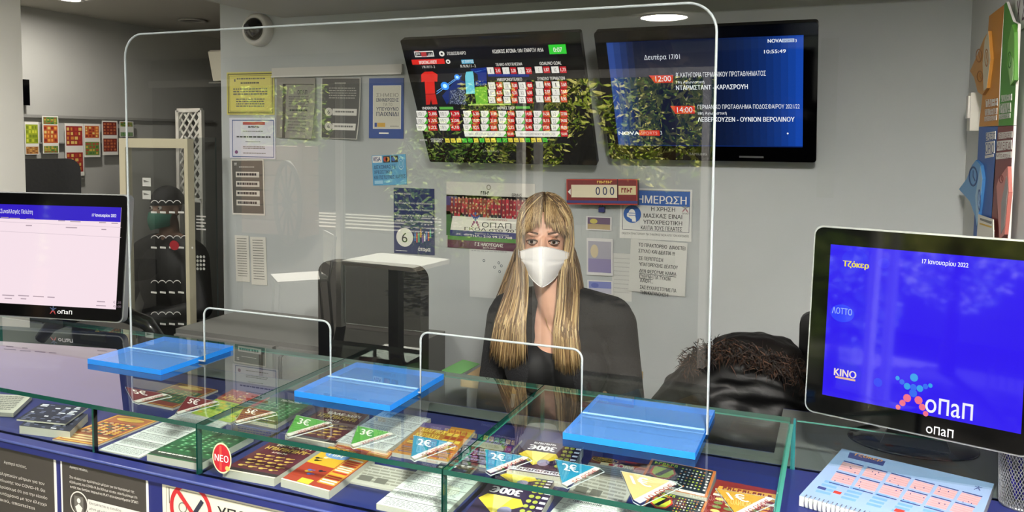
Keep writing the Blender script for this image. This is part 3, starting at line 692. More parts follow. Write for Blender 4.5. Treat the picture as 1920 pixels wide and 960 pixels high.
# jackpot strip sign standing off the wall
b = quad_y((1062, 336), (1195, 336), (1063, 383), D - .07); b.slab(.03, mat('#7c1e24', .4), mat('#2a1416', .5)); b.frame(0, 0, 1, 1, .004, mat('#c0392b', .5))
b.rect(.07, .22, .72, .72, mat('#e8dcc0', .5), 2); b.rect(.74, .26, .98, .6, mat('#e0cfa0', .5), 2); b.rect(0, .84, 1, .94, mat('#3a3a7a', .5), 2); b.rect(.72, 0, .735, .84, mat('#4a1014', .5), 3)
b.poly([(.02, .5), (.06, .38), (.06, .62)], WHITE, 3)
for i, t in enumerate('0 0 0'.split()): b.text(t, .42 + i * .1, .3, .48 + i * .1, .62, mat('#26305e', .5), 4, .01)
b.blur(.44, .06, .66, .16, 7, mat('#f0c860', .5), 4); b.blur(.78, .34, .94, .52, 4, mat('#8a1c1c', .5), 4)
rs = b.build('jackpot_sign', None, 'dark red strip sign with pale number panel overlapping the mask sign', 'sign')
q = ony(1128, 360, D); bb = MB(); bb.box((q.x - .1, D - .04, q.z - .02), (q.x + .1, D, q.z + .02), mat('#3a2a2a', .5)); bb.build('bracket', rs)
def mask_(b):
    BL = mat('#2b5fae', .5); K(b, 1040, 280, 3.2)
    b.frame(.04, .03, .97, .83, .0016, mat('#2a3550', .5), 2)
    b.R(492, 246, 812, 334, BL, 3); b.T('ΕΝΗΜΕΡΩΣΗ', 420, 272, 790, 318, WHITE, 5, .03)
    u, v = b.uv(466, 388); b.ell(u, v, .125, .175, BL, 4, 30)
    b.ell(u - .005, v - .0, .05, .1, WHITE, 5, 20); b.poly([(u - .075, v - .01), (u - .01, v - .05), (u + .045, v - .02), (u + .045, v + .07), (u - .03, v + .08), (u - .075, v + .05)], WHITE, 6); b.rect(u - .05, v + .018, u + .09, v + .03, BL, 7); b.rect(u - .05, v - .025, u + .09, v - .014, BL, 7); b.poly([(u - .005, v + .09), (u + .05, v + .06), (u + .055, v + .15), (u + .0, v + .15)], WHITE, 6)
    for t, x0, x1, y in (('Η ΧΡΗΣΗ', 580, 722, 344), ('ΜΑΣΚΑΣ ΕΙΝΑΙ', 534, 764, 384), ('ΥΠΟΧΡΕΩΤΙΚΗ', 532, 764, 422), ('ΚΑΙ ΓΙΑ ΤΟΥΣ ΠΕΛΑΤΕΣ', 518, 764, 456)): b.T(t, x0, y, x1, y + 25, INK, 4, .02)
    u, v = b.uv(784, 358); logo(b, u, v, .045, .06, 4, ('#6a6a70', '#7a7a80', '#a05a6a')); b.T('ΟΠΑΠ', 764, 380, 808, 390, INK, 4)
    b.T('ΕΚΔΟΣΗ ΠΡΑΚΤΟΡΕΙΟΥ ΓΙΑ ΤΗΝ ΠΡΟΣΤΑΣΙΑ ΑΠΟ ΤΟΝ ΚΟΡΩΝΟΪΟ', 404, 492, 806, 508, INK, 4)
paper('mask_sign', (1163, 352), (1298, 356), (1162, 446), 'white mask rule sign with blue band and round masked face symbol', 'sign', '#dcdcd8', mask_)
def note(b):
    K(b, 1040, 280, 3.2)
    for t, x0, x1, y in (('ΤΟ ΠΡΑΚΤΟΡΕΙΟ  ΔΙΑΘΕΤΕΙ', 504, 784, 560), ('ΣΤΥΛΟ ΚΑΙ ΔΕΛΤΙΑ !!!', 504, 722, 596), ('ΣΕ ΠΕΡΙΠΤΩΣΗ', 506, 650, 640), ('ΥΠΑΓΟΡΕΥΣΗΣ ΔΕΛΤΙΟΥ', 508, 740, 676), ('ΔΕΝ ΦΕΡΟΥΜΕ ΚΑΜΙΑ', 508, 730, 716), ('ΕΥΘΥΝΗ ΓΙΑ ΤΥΧΟΝ', 510, 694, 748), ('ΛΑΘΗ...', 512, 590, 774), ('ΣΑΣ ΕΥΧΑΡΙΣΤΟΥΜΕ ΓΙΑ', 512, 730, 814), ('ΤΗΝ ΚΑΤΑΝΟΗΣΗ!', 514, 682, 846)): b.T(t, x0, y, x1, y + 22, INK, 4, .02)
    b.R(508, 742, 730, 745, INK, 4); b.R(510, 772, 590, 775, INK, 4)
paper('typed_note', (1183, 447), (1289, 456), (1179, 545), 'white typed paper note under the mask sign', 'note', '#d4d4cf', note, Y=D - .010)
# clipped row of picture cards
def pc(cs):
    def f(b):
        b.rect(.06, .08, .94, .92, mat(cs[0], .5)); b.rect(.06, .55, .94, .92, mat(cs[1], .5), 2); b.ell(.3, .35, .15, .18, mat(cs[2], .5), 3)
    return f
paper('paper_sheet', (1148, 474), (1185, 476), (1148, 563), 'creased white sheet behind the picture cards', 'paper', '#cfcfcb', lambda b: b.dashes(.1, .1, .9, .9, 9, mat('#b4b4b2', .5), fill=.2))
for (x0, y0, x1, y1), cs, lb in (((1099, 405, 1147, 431), ('#6a5570', '#b09a70', '#c8b860'), 'mauve picture card, topmost of the clipped row'), ((1100, 446, 1149, 515), ('#a9a6b4', '#8f86b0', '#d0c0a0'), 'tall pale picture card, second of the clipped row'), ((1101, 525, 1149, 551), ('#7a82c0', '#b9b8cc', '#5a66b0'), 'small violet picture card, third of the clipped row'), ((1103, 564, 1151, 587), ('#5b4a90', '#8a80b8', '#40357a'), 'dark violet picture card, lowest of the clipped row')):
    paper('picture_card', (x0, y0), (x1, y0 + 2), (x0, y1), lb, 'card', '#d8d6d6', pc(cs), 'picture cards on the wall', Y=D - .010)
for y, lb in ((392, 'blue clip above the topmost picture card'), (561, 'blue clip above the lowest picture card')):
    q = ony(1129, y, D - .008); b = MB(); b.box((q.x - .012, q.y - .012, q.z - .012), (q.x + .012, D, q.z + .01), mat('#252a72', .4)); b.tube([q + Vector((-.008, -.012, .008)), q + Vector((0, -.016, .026)), q + Vector((.008, -.012, .008))], .0018, mat('#252a72', .4), 6)
    b.build('binder_clip', None, lb, 'clip', 'blue clips on the wall')
# dome camera
q = ony(489, 57, D); root = empty('dome_camera', q, 'round white dome camera with dark glass on the wall', 'camera')
b = MB(); b.lathe([(.078, 0), (.08, .02), (.075, .045), (.056, .052), (.054, .046)], q, mat('#c9c7c2', .4), 32, axis=(0, -1, 0), cap=False); b.build('housing', root)
b = MB(); b.lathe([(.056, .044), (.052, .06), (.04, .074), (.022, .084), (.001, .088)], q, mat('#08080a', .08, coat=.5), 28, axis=(0, -1, 0)); b.build('dome', root)
b = MB(); b.lathe([(.012, .08), (.018, .089), (.012, .0895)], q + Vector((-.012, 0, .005)), mat('#3a3a40', .2), 16, axis=(0, -1, 0)); b.build('lens', root)
# thin grey rectangle on the wall at the right of the right television
a = ony(1540, 72, D); e = ony(1590, 372, D)
b = MB(); b.box((a.x, D - .004, e.z), (a.x + .06, D, a.z), mat('#b0b4b3', .7)); b.build('grey_rectangle', None, 'thin grey rectangle beside the right television', 'panel')

# ------------------------------------------------------------------ right wall: colour board with cut-out dice
XB = XR - .012
o = onx(1838, 237, XB); e = onx(1905, 235, XB)
def bx(x, y): q = onx(x, y, XB); return ((o.y - q.y), q.z)   # horizontal run towards the viewer, height
root = empty('quiz_board', (XB, (o.y + e.y) / 2, onx(1870, 440, XB).z), 'tall four coloured board with cut-out dice on the right wall', 'board')
NB = Vector((-1, 0, 0)); RU = Vector((0, -1, 0)); ZU = Vector((0, 0, 1)); OB = Vector((XB, o.y, 0))
def bpoly(mb, pts, m, d0, d1, side=None):
    q = [bx(*p) for p in pts]; ar = sum(q[i][0] * q[(i + 1) % len(q)][1] - q[(i + 1) % len(q)][0] * q[i][1] for i in range(len(q)))
    if ar < 0: q = q[::-1]
    mb.prism(q, OB, RU, ZU, NB, d0, d1, m, side)
EDG = mat('#e8e6e0', .5)
panels = (('#d8932c', [(1859, 30), (1888, 8), (1880, 130), (1877, 236), (1840, 237), (1852, 130)]), ('#57a032', [(1888, 8), (1892, 3), (1905, 40), (1914, 45), (1910, 160), (1906, 235), (1877, 236)]), ('#2d5ca8', [(1840, 238), (1876, 237), (1870, 330), (1862, 445), (1829, 445), (1835, 330)]), ('#7e3a34', [(1876, 237), (1906, 236), (1901, 330), (1895, 450), (1862, 445), (1868, 330)]))
for cc, pts in panels:
    b = MB(); bpoly(b, pts, mat(cc, .5), 0, .006, EDG); b.build('colour_panel', root)
def die(pts, face2, clock, c1, c2, c3, inkc):
    b = MB(); bpoly(b, pts, mat(c1, .45), .006, .014, mat(c3, .5)); bpoly(b, face2, mat(c2, .45), .014, .0146)
    for (x, y, rx, ry) in clock:
        ik = mat(inkc, .5); n = 22
        for i in range(n):
            a, a2 = 2 * math.pi * i / n, 2 * math.pi * (i + 1) / n
            bpoly(b, [(x + rx * math.cos(a), y + ry * math.sin(a)), (x + rx * math.cos(a2), y + ry * math.sin(a2)), (x + rx * .82 * math.cos(a2), y + ry * .82 * math.sin(a2)), (x + rx * .82 * math.cos(a), y + ry * .82 * math.sin(a))], ik, .0146, .0152)
        bpoly(b, [(x - rx * .08, y - ry * .6), (x + rx * .08, y - ry * .6), (x + rx * .08, y), (x - rx * .08, y)], ik, .0146, .0152)
        bpoly(b, [(x, y - ry * .1), (x + rx * .5, y + ry * .4), (x + rx * .4, y + ry * .5), (x - rx * .1, y)], ik, .0146, .0152)
    b.build('dice_cutout', root)
die([(1864, 58), (1868, 110), (1861, 165), (1852, 178), (1843, 172), (1836, 145), (1828, 133), (1838, 112), (1855, 72)], [(1864, 58), (1868, 110), (1861, 165), (1855, 170), (1853, 118), (1857, 76)], [(1846, 104, 6, 13), (1848, 143, 6, 11), (1861, 108, 3.5, 17)], '#d99a3e', '#e6d9b8', '#c99040', '#b07020')
die([(1840, 300), (1849, 310), (1853, 335), (1848, 380), (1842, 424), (1838, 405), (1828, 378), (1807, 355), (1822, 335), (1832, 310)], [(1849, 312), (1853, 335), (1848, 380), (1842, 424), (1839, 368), (1844, 340)], [(1835, 331, 8.5, 19), (1847, 375, 3, 20)], '#6ba6da', '#a8cbe6', '#4a86c0', '#1d4a8a')
die([(1910, 45), (1914, 60), (1915, 150), (1907, 160), (1900, 120), (1902, 80)], [(1906, 100), (1913, 110), (1912, 150), (1907, 158), (1904, 128)], [(1906, 112, 3.5, 16)], '#7cc050', '#a8d888', '#5a9a38', '#3a7a22')
die([(1897, 318), (1902, 312), (1904, 360), (1896, 440), (1886, 450), (1880, 350), (1884, 336)], [(1900, 330), (1903, 350), (1896, 425), (1889, 440), (1890, 380)], [(1890, 336, 4, 8)], '#cf8a80', '#9a9492', '#b86a60', '#8a3a34')
b = MB(); bpoly(b, [(1846, 402), (1875, 412), (1876, 446), (1843, 446)], mat('#e8e4d8', .5), .014, .016); bpoly(b, [(1850, 409), (1873, 416), (1872, 421), (1850, 413)], mat('#77746c', .5), .016, .0165); bpoly(b, [(1849, 418), (1873, 425), (1872, 428), (1849, 421)], mat('#d8b040', .5), .016, .0165); b.build('info_card', root)
def btext(mb, t, x0, y0, x1, y1, m_, d=.0075):
    a = bx(x0, y0); c_ = bx(x1, y1); vs, fs, _ = glyphs(t, .05)
    mb.mesh([OB + RU * (a[0] + (c_[0] - a[0]) * u) + ZU * (a[1] + (c_[1] - a[1]) * v) + NB * d for u, v in vs], fs, m_, False)
b = MB()
for t, x0, y0, x1, y1, bgc, tx in (('ΠΑΙΞΕ', 1853, 186, 1876, 200, 1, '#c07a20'), ('ΓΙΑ ΣΕΝΑ', 1852, 204, 1875, 216, 1, '#c07a20'), ('ΔΙΑΣΚΕΔΑΣΗ', 1851, 218, 1874, 227, 1, '#c07a20'), ('ΚΑΝΕΙΣ', 1883, 178, 1903, 190, 1, '#3f8a28'), ('ΣΥΧΝΑ', 1881, 194, 1901, 212, 1, '#3f8a28'), ('ΔΙΑΛΕΙΜΜΑΤΑ;', 1879, 214, 1900, 223, 1, '#3f8a28'), ('ΒΑΖΕΙΣ', 1854, 248, 1872, 263, 1, '#2a4f90'), ('ΟΡΙΟ', 1853, 266, 1870, 289, 1, '#2a4f90'), ('ΧΡΟΝΟΥ;', 1852, 291, 1868, 296, 1, '#2a4f90'), ('ΔΕΝ ΠΑΙΖΕΙΣ', 1878, 248, 1904, 260, 1, '#7a2c28'), ('ΑΝ ΕΙΣΑΙ', 1875, 264, 1903, 282, 1, '#7a2c28'), ('ΚΑΤΩ ΑΠΟ 21', 1873, 286, 1902, 298, 1, '#7a2c28')):
    bpoly(b, [(x0, y0 + 1), (x1, y0 - 2), (x1, y1 - 2), (x0, y1 + 1)], mat('#f0ede4', .5), .006, .0072); btext(b, t, x0 + 1, y0 + 2, x1 - 1, y1 - 1, mat(tx, .5))
b.build('slogans', root)
q = onx(1836, 210, XR); b = MB(); b.box((XR - .03, q.y - .04, q.z - .06), (XR, q.y + .02, q.z + .06), mat('#e2ded2', .4)); b.box((XR - .036, q.y - .03, q.z - .02), (XR - .03, q.y + .01, q.z + .05), mat('#f2efe8', .4)); b.build('dispenser', None, 'small cream wall dispenser beside the coloured board', 'dispenser')
q = onx(1917, 18, XR); b = Board(Vector((XR - .002, q.y + .08, q.z + .05)), Vector((0, -.5, 0)), Vector((0, 0, -.1))); b.slab(.001, mat('#e9e9e6', .5)); b.text('Χ ΣΤΟΙΧΗΜΑ', .05, .2, .9, .8, mat('#5a3a50', .5), 2); b.build('wall_lettering', None, 'white strip with dark lettering at the top of the right wall', 'sign')

# ------------------------------------------------------------------ side room at the left
a = onx(50, 216, XL); e = onx(335, 222, XL)
b = MB(); b.box((XL, a.y - .3, a.z - .012), (XL + .02, e.y + .3, a.z + .004), mat('#8c8b86', .5)); b.build('hanging_rail', None, 'grey rail holding the game leaflets on the side wall', 'rail')
b = MB(); b.box((XL, a.y - .3, a.z - .155), (XL + .03, e.y + .3, a.z - .148), mat('#8c8b86', .4)); b.build('hanging_rail', None, 'lower grey rail crossing behind the game leaflets', 'rail')
# clear pocket strip
def leaflet(tl, tr, bl, label, bands, X=XL + .034):
    O = onx(*tl, X); b = Board(O, Vector((0, onx(*tr, X).y - O.y, 0)), Vector((0, 0, onx(*bl, X).z - O.z))); b.slab(.002, mat('#dcd9d0', .5))
    rn = random.Random(label)
    for (v0, v1, cs) in bands:
        b.rect(.06, v0, .94, v1, mat(cs[0], .5), 1); hgt = v1 - v0
        for i in range(4):
            for j in range(4): u = .1 + j * .21; v = v0 + hgt * (.08 + i * .23); b.rect(u, v, u + rn.uniform(.08, .18), v + hgt * .15, mat(rn.choice(cs[1:]), .5), 2)
    b.build('game_leaflet', None, label, 'leaflet', 'game leaflets on the side wall')
RDL = ('#8f2a26', '#c07a34', '#d0b060', '#a83a2c'); GRL = ('#66803a', '#c0a040', '#a04a34', '#3e6a34'); YGL = ('#93a028', '#c4c63e', '#6f7f20'); ORL = ('#b85a2c', '#e09a4a', '#8a2a24', '#d8c070')
leaflet((46, 228), (72, 229), (46, 290), 'lime green game leaflet half hidden by the pale pillar', ((.08, .66, YGL), (.76, .98, ('#a8743c', '#c89a54', '#7a4a2a'))))
leaflet((79, 217), (109, 219), (79, 288), 'tall leaflet with green ends and an orange middle', ((.03, .22, GRL), (.25, .72, ORL), (.8, .98, GRL)))
leaflet((121, 231), (156, 233), (121, 331), 'long red leaflet hanging lowest on the side wall', ((.05, .42, RDL), (.55, .92, RDL)))
leaflet((157, 232), (187, 234), (157, 295), 'orange and green leaflet right of the long red one', ((.06, .42, ORL), (.54, .94, GRL)))
leaflet((191, 226), (220, 228), (191, 291), 'maroon leaflet with rows of small squares', ((.04, .42, ('#6e2820', '#b0603a', '#94402c')), (.52, .9, ('#6e2820', '#b0603a', '#94402c'))))
leaflet((224, 227), (250, 229), (224, 256), 'short green leaflet at the far end of the row', ((.06, .35, GRL), (.72, .97, ('#4e7a4a', '#86a46a'))))
# black office chair back in the side room
def office_chair(name, label, P0, wid, hgt, base_z, yaw, part='backrest', r=.06):
    root = empty(name, (P0.x, P0.y, base_z), label, 'chair'); M = Matrix.Translation(P0) @ Matrix.Rotation(yaw, 4, 'Z')
    bk = mat('#0c0c0e', .5, noise=.3, nscale=60, bump=.1); b = MB()
    pts = rrect(wid, hgt, r, 6, 0, hgt / 2); n = len(pts); vs = []
    for d, sc_ in ((-.018, .97), (-.026, .9), (.026, .9), (.018, .97)):
        pass
    b.prism(pts, M.to_translation(), M.to_3x3() @ Vector((1, 0, 0)), (0, 0, 1), M.to_3x3() @ Vector((0, -1, 0)), -.025, .025, bk, smooth=False); b.build(part, root)
    b = MB(); b.tube([M @ Vector((0, .03, hgt * .35)), M @ Vector((0, .06, 0)), M @ Vector((0, .03, -.12)), M @ Vector((0, -.2, -.14))], .02, bk); b.build('back_support', root)
    b = MB(); b.prism(rrect(wid, .36, .1), M @ Vector((0, -.24, -.1)), M.to_3x3() @ Vector((1, 0, 0)), M.to_3x3() @ Vector((0, 1, 0)), (0, 0, 1), -.035, .035, bk); b.build('seat', root)
    c_ = M @ Vector((0, -.24, 0)); b = MB(); b.tube([(c_.x, c_.y, P0.z - .135), (c_.x, c_.y, .08)], .025, BLACK); b.build('gas_column', root)
    for k in range(5):
        a = 2 * math.pi * k / 5; e_ = Vector((c_.x + .19 * math.cos(a), c_.y + .19 * math.sin(a), .06)); b = MB(); b.tube([(c_.x, c_.y, .09), e_], [.025, .016], BLACK); b.ball(e_ - Vector((0, 0, .03)), .028, BLACK, 10, 8); b.build('leg', root)
    return root
p = onx(90, 292, XL); q = onx(88, 292, -3.62); 
office_chair('office_chair', 'black office chair back in the side room under the leaflets', Vector((-3.74, 2.83, .98)), .34, .50, 0, .93)
# black screen edge
q = onx(52, 174, XL + .03); b = MB(); b.box((XL, q.y - .32, onx(50, 198, XL).z), (XL + .04, q.y + .004, onx(50, 150, XL).z), GLOSS); b.build('wall_screen', None, 'edge of a black wall screen half hidden by the pale pillar', 'screen')
# air conditioner end
q = ony(392, 94, 3.75); e = ony(417, 160, 3.75)
root = empty('air_conditioner', (q.x + .3, 3.85, e.z), 'end of a cream air conditioner past the wall corner', 'air conditioner')
b = MB(); n_ = [(0, 0), (.2, .03), (.24, .2), (.22, q.z - e.z), (0, q.z - e.z)]; b.prism([(c_ * -1, d_) for c_, d_ in n_][::-1], (q.x, 3.98, e.z), (0, 1, 0), (0, 0, 1), (1, 0, 0), 0, .8, mat('#c9c4b2', .5)); b.build('housing', root)
b = MB(); b.box((q.x + .004, 3.74, e.z + .012), (q.x + .7, 3.775, e.z + .02), mat('#5a5850', .5)); b.build('louvre', root)
# trellis
Yt = 3.78; a = ony(334, 207, Yt); e = ony(380, 376, Yt); root = empty('trellis', ((a.x + e.x) / 2, Yt, e.z), 'white diamond lattice panel standing behind the glass door', 'trellis'); tw = mat('#dcd9d0', .5)
b = MB(); w_, h_ = e.x - a.x, a.z - e.z
for z in (a.z, e.z): b.box((a.x, Yt - .012, z - .012), (e.x, Yt + .012, z + .012), tw)
b.box((e.x - .012, Yt - .012, e.z), (e.x + .012, Yt + .012, a.z), tw); b.box((a.x - .012, Yt - .012, e.z), (a.x + .012, Yt + .012, a.z), tw); b.build('frame', root)
b = MB(); st_ = .052
for sg in (1, -1):
    k = -int(h_ / st_) - 2
    while k * st_ < w_ + h_:
        x0 = k * st_; p0 = [x0, 0.0]; p1 = [x0 + h_ * .75, h_]
        t0 = max(0, -x0 / (h_ * .75)); t1 = min(1, (w_ - x0) / (h_ * .75))
        if t1 > t0:
            f_ = lambda t: Vector(((a.x + x0 + h_ * .75 * t) if sg > 0 else (e.x - x0 - h_ * .75 * t), Yt - .004 * sg, e.z + h_ * t)); A, B_ = f_(t0), f_(t1)
            d_ = (B_ - A).normalized(); pn = Vector((d_.z, 0, -d_.x)) * .006; b.face([A - pn, A + pn, B_ + pn, B_ - pn], tw); b.face([A - pn + Vector((0, .005, 0)), B_ - pn + Vector((0, .005, 0)), B_ + pn + Vector((0, .005, 0)), A + pn + Vector((0, .005, 0))], tw)
        k += 1
b.build('lattice', root)
for z_ in (0,):
    b = MB(); b.box((a.x - .01, Yt - .01, 0), (a.x + .01, Yt + .01, e.z), tw); b.build('leg', root); b = MB(); b.box((e.x - .01, Yt - .01, 0), (e.x + .01, Yt + .01, e.z), tw); b.build('leg', root)
# framed glass door
Yd = 2.9; TLd, TRd = ony(229, 259, Yd), ony(357, 259, Yd); zb = .0
root = empty('glass_door', ((TLd.x + TRd.x) / 2, Yd, 0), 'framed dark glass door with small white notices, before the person in black', 'door'); fm = mat('#cdc5aa', .45)
b = MB()
b.box((TLd.x, Yd - .02, TLd.z - .045), (TRd.x, Yd + .02, TLd.z), fm); b.build('top_rail', root)
b = MB(); b.box((TLd.x, Yd - .02, 0), (TLd.x + .04, Yd + .02, TLd.z - .045), fm); b.build('stile', root)
b = MB(); b.box((TRd.x - .022, Yd - .02, 0), (TRd.x, Yd + .02, TLd.z - .045), fm); b.build('stile', root)
b = MB(); b.box((TLd.x, Yd - .02, 0), (TRd.x, Yd + .02, .1), fm); b.build('bottom_rail', root)
b = MB(); b.box((TLd.x + .04, Yd - .003, .1), (TRd.x - .022, Yd + .003, TLd.z - .045), clear((.82, .83, .83))); b.build('pane', root)
b = Board(Vector((TLd.x, Yd - .004, TLd.z)), Vector((TRd.x - TLd.x, 0, 0)), Vector((0, 0, -1)))
wl = mat('#d4d4d0', .5)
for (y, n_) in ((396, 4), (462, 5), (546, 4), (605, 4)):
    for i in range(n_): x0 = 283 + i * 17; b.R(x0, y, x0 + 11, y + 3.5, wl, 1)
    for i in range(n_):
        x0 = 290 + i * 14; p0 = [b.uv(x0 + 8 * math.cos(t), y - 12 - 9 * math.sin(t)) for t in [math.pi * k / 8 for k in range(1, 8)]]; p1 = [b.uv(x0 + 7 * math.cos(t), y - 12 - 7.4 * math.sin(t)) for t in [math.pi * k / 8 for k in range(1, 8)]]
        for k in range(6): b.poly([p0[k], p0[k + 1], p1[k + 1], p1[k]], wl, 1)
for y in (333, 357): b.R(267, y, 283, y + 16, wl, 1); b.PL([(269, y + 4), (281, y + 8), (270, y + 9)], GRY, 2)
b.E(327, 460, 9, 9, mat('#a01e2a', .5), 2)
b.build('door_stickers', root)
# second, unframed pane
Y2 = 3.5; a = ony(404, 258, Y2); root = empty('glass_partition', (a.x - .1, Y2, 0), 'clear glass partition beside the wall corner with keypad sticker', 'partition')
b = MB(); b.box((a.x - .23, Y2 - .005, 0), (a.x, Y2 + .005, a.z), clear((.8, .82, .82)), mx=mat('#6c7a78', .2), mz=mat('#6c7a78', .2)); b.build('pane', root)
b = Board(Vector((a.x - .23, Y2 - .006, a.z)), Vector((.23, 0, 0)), Vector((0, 0, -1))); 
for i in range(4):
    for j in range(3): b.E(370.5 + j * 6, 481.5 + i * 7.5, 2.2, 2.6, wl, 1)
for i in range(5): b.R(368, 404 + i * 6, 386 - (i % 2) * 3, 406.5 + i * 6, wl, 1)
b.build('sticker', root)
# low furniture seen under the shield
b = MB(); gm = mat('#6f6f6b', .6)
a = ony(360, 620, 2.9); e = ony(470, 585, 2.9)
root = empty('storage_cabinet', (-2.3, 2.9, 0), 'low grey storage cabinet against the wall behind the counter', 'cabinet')
b.box((-2.72, 2.68, .05), (-1.6, 3.13, .74), gm); b.build('body', root)
for k, x in enumerate((-2.71, -2.15)):
    b = MB(); b.box((x, 2.66, .08), (x + .54, 2.68, .72), mat('#7d7d79', .55)); d_ = b.build('door', root)
    b = MB(); hx = x + (.5 if k == 0 else .04); b.tube([(hx, 2.66, .70), (hx, 2.635, .69), (hx, 2.635, .56), (hx, 2.66, .55)], .008, mat('#2a2a2a', .3, .6)); ORG.setdefault(d_.name, ORG[root.name]); b.build('handle', d_)

# ------------------------------------------------------------------ counter
ZC, ZT = .855, .97
CBLUE = mat('#222a68', .38, noise=.05, nscale=6)
cout = [(-3.3, 1.292), (.40, 1.292), (.40, 2.30), (-.12, 2.30), (-.12, 1.96), (-1.95, 1.96), (-1.95, 2.17), (-3.3, 2.17)]
root = empty('counter', (-1.4, 1.7, 0), 'long blue shop counter under the glass display case', 'counter')
b = MB(); b.prism(cout, (0, 0, 0), (1, 0, 0), (0, 1, 0), (0, 0, 1), ZC - .022, ZC, CBLUE); b.build('worktop', root)
b = MB()
for x0, x1, y1 in ((-3.29, -1.95, 2.165), (-1.95, -.12, 1.955), (-.12, .395, 2.295)): b.box((x0, 1.89, ZC), (x1, y1, ZC + .0006), mat('#676a66', .35))
b.build('rear_top', root)
b = MB(); b.tube([(-3.3, 1.292, ZC - .003), (.4, 1.292, ZC - .003)], .0035, mat('#38447c', .35), 8); b.build('edge_strip', root)
b = MB(); b.prism([(-3.28, 1.302), (.39, 1.302), (.39, 1.94), (-3.28, 1.94)], (0, 0, 0), (1, 0, 0), (0, 1, 0), (0, 0, 1), .06, ZC - .022, mat('#1e2566', .45)); b.build('body', root)
b = MB(); b.box((-3.25, 1.34, 0), (.37, 1.9, .06), mat('#1a1a1c', .6)); b.build('plinth', root)

# glass display case
GL = clear((.955, .985, .97), 1.5, 1.5); GF = clear((.955, .985, .97)); GE = mat('#12443a', .12, coat=.3); GE2 = mat('#3f8a7a', .15, coat=.5)
XS = [-2.72, -1.285, -.68, -.08]; Y0, Y1, TH = 1.32, 1.887, .0105
root = empty('display_case', (-1.4, 1.6, ZC), 'low glass display case with green edges along the blue counter', 'display case')
for i in range(3):
    x0, x1 = XS[i] + .0015, XS[i + 1] - .0015
    b = MB(); b.box((x0, Y0, ZT - TH), (x1, Y1, ZT), GL, mx=GE, my=GE); b.build('top_pane', root)
    b = MB(); b.box((x0, Y1 - TH, ZC), (x1, Y1, ZT - TH), GF, mx=GE2, mz=GE2); b.build('rear_pane', root)
for x0, x1 in ((XS[0], -1.603), (-1.597, XS[1] - .002), (XS[1] + .002, XS[2] - .002), (XS[2] + .002, XS[3])):
    b = MB(); b.box((x0, Y0, ZC), (x1, Y0 + TH, ZT - TH), GF, mx=GE, mz=GE2); b.build('front_pane', root)
for x in XS[1:]:
    b = MB(); b.box((x - TH / 2, Y0 + TH, ZC), (x + TH / 2, Y1 - TH, ZT - TH), GF, my=GE, mz=GE2); b.build('divider', root)
b = MB(); b.box((-1.603, Y0, ZC), (-1.597, Y0 + TH, ZT - TH), GE); b.build('joint_strip', root)
for ya, cs in ((Y0, '#12443a'), (Y1 - .014, '#1f6a6c')): b = MB(); b.box((XS[3] + .0046, ya, ZC), (XS[3] + .010, ya + .014, ZT), mat(cs, .12, coat=.3)); b.build('corner_strip', root)
b = MB(); b.box((XS[3] + .012, Y1 - TH, ZC), (.39, Y1, ZT - .004), clear((.86, .9, .9)), mx=GE2, mz=GE2); b.build('glass_upstand', None, 'low grey glass upstand right of the display case', 'glass panel')

# round red sticker on the front pane
o = ony(416, 859, Y0 - .001); b = Board(o + Vector((-.026, 0, .034)), Vector((.052, 0, 0)), Vector((0, 0, -.068))); 
b.ell(.5, .5, .5, .5, mat('#e8d8a8', .4), 0, 36); b.ell(.5, .5, .45, .45, mat('#b01f2c', .35), 1, 36); b.rect(.38, .1, .5, .9, mat('#d2483c', .35), 2); b.text('ΝΕΟ', .14, .39, .86, .61, WHITE, 4, .02); b.ell(.8, .8, .12, .08, mat('#d8b060', .4), 3)
b.build('round_sticker', None, 'round red sticker with white capitals on the case front', 'sticker')

# posters on the counter front
YF = 1.300
def fposter(name, tl, tr, bl, label, base, draw):
    b = quad_y(tl, tr, bl, YF); b.U.z = 0; b.V.x = 0; b.O.z = min(b.O.z, .832); b.slab(.0015, mat(base, .5), WHITE); draw(b); return b.build(name, None, label, 'poster')
PK = mat('#403c38', .5)
def ln(b, t, x, y, xr, hp, m, bold=0.0):
    """one printed line: starts at photo pixel x, y and ends above xr, hp high"""
    u0, v0 = b.uv(x, y); v1 = b.uv(x, y + hp)[1]; lo, hi = 0.0, 1.2
    u1 = u0 + (b.uv(xr, y + (xr - x) * .23)[0] - u0); b.text(t, u0, v0, u1, v1, m, 3, bold)
def p1(b):
    b.rect(0, 0, .985, 1, PK, 1); w = mat('#cfccc6', .5)
    for t, x, y, xr, bo in (('Αγαπητοί πελάτες,', 8, 863, 50, 0), ('Στα πλαίσια των προληπτικών μέτρων για τον', -60, 869, 84, 0), ('περιορισμό της εξάπλωσης του COVID-19, θα', -60, 881, 85, 0), ('θέλαμε να σας ενημερώσουμε ότι για την είσοδο', -60, 893, 89, 0), ('στο κατάστημα, ταυτόχρονα με τον έλεγχο', -60, 905, 88, 0), ('του πιστοποιητικού, απαιτείται', -60, 917, 66, .02)): ln(b, t, x, y, xr, 7, w, bo)
fposter('black_poster', (-120, 810), (104, 860), (-124, 1150), 'dark poster with white lines of text, nearest the left counter end', '#dcdad6', p1)
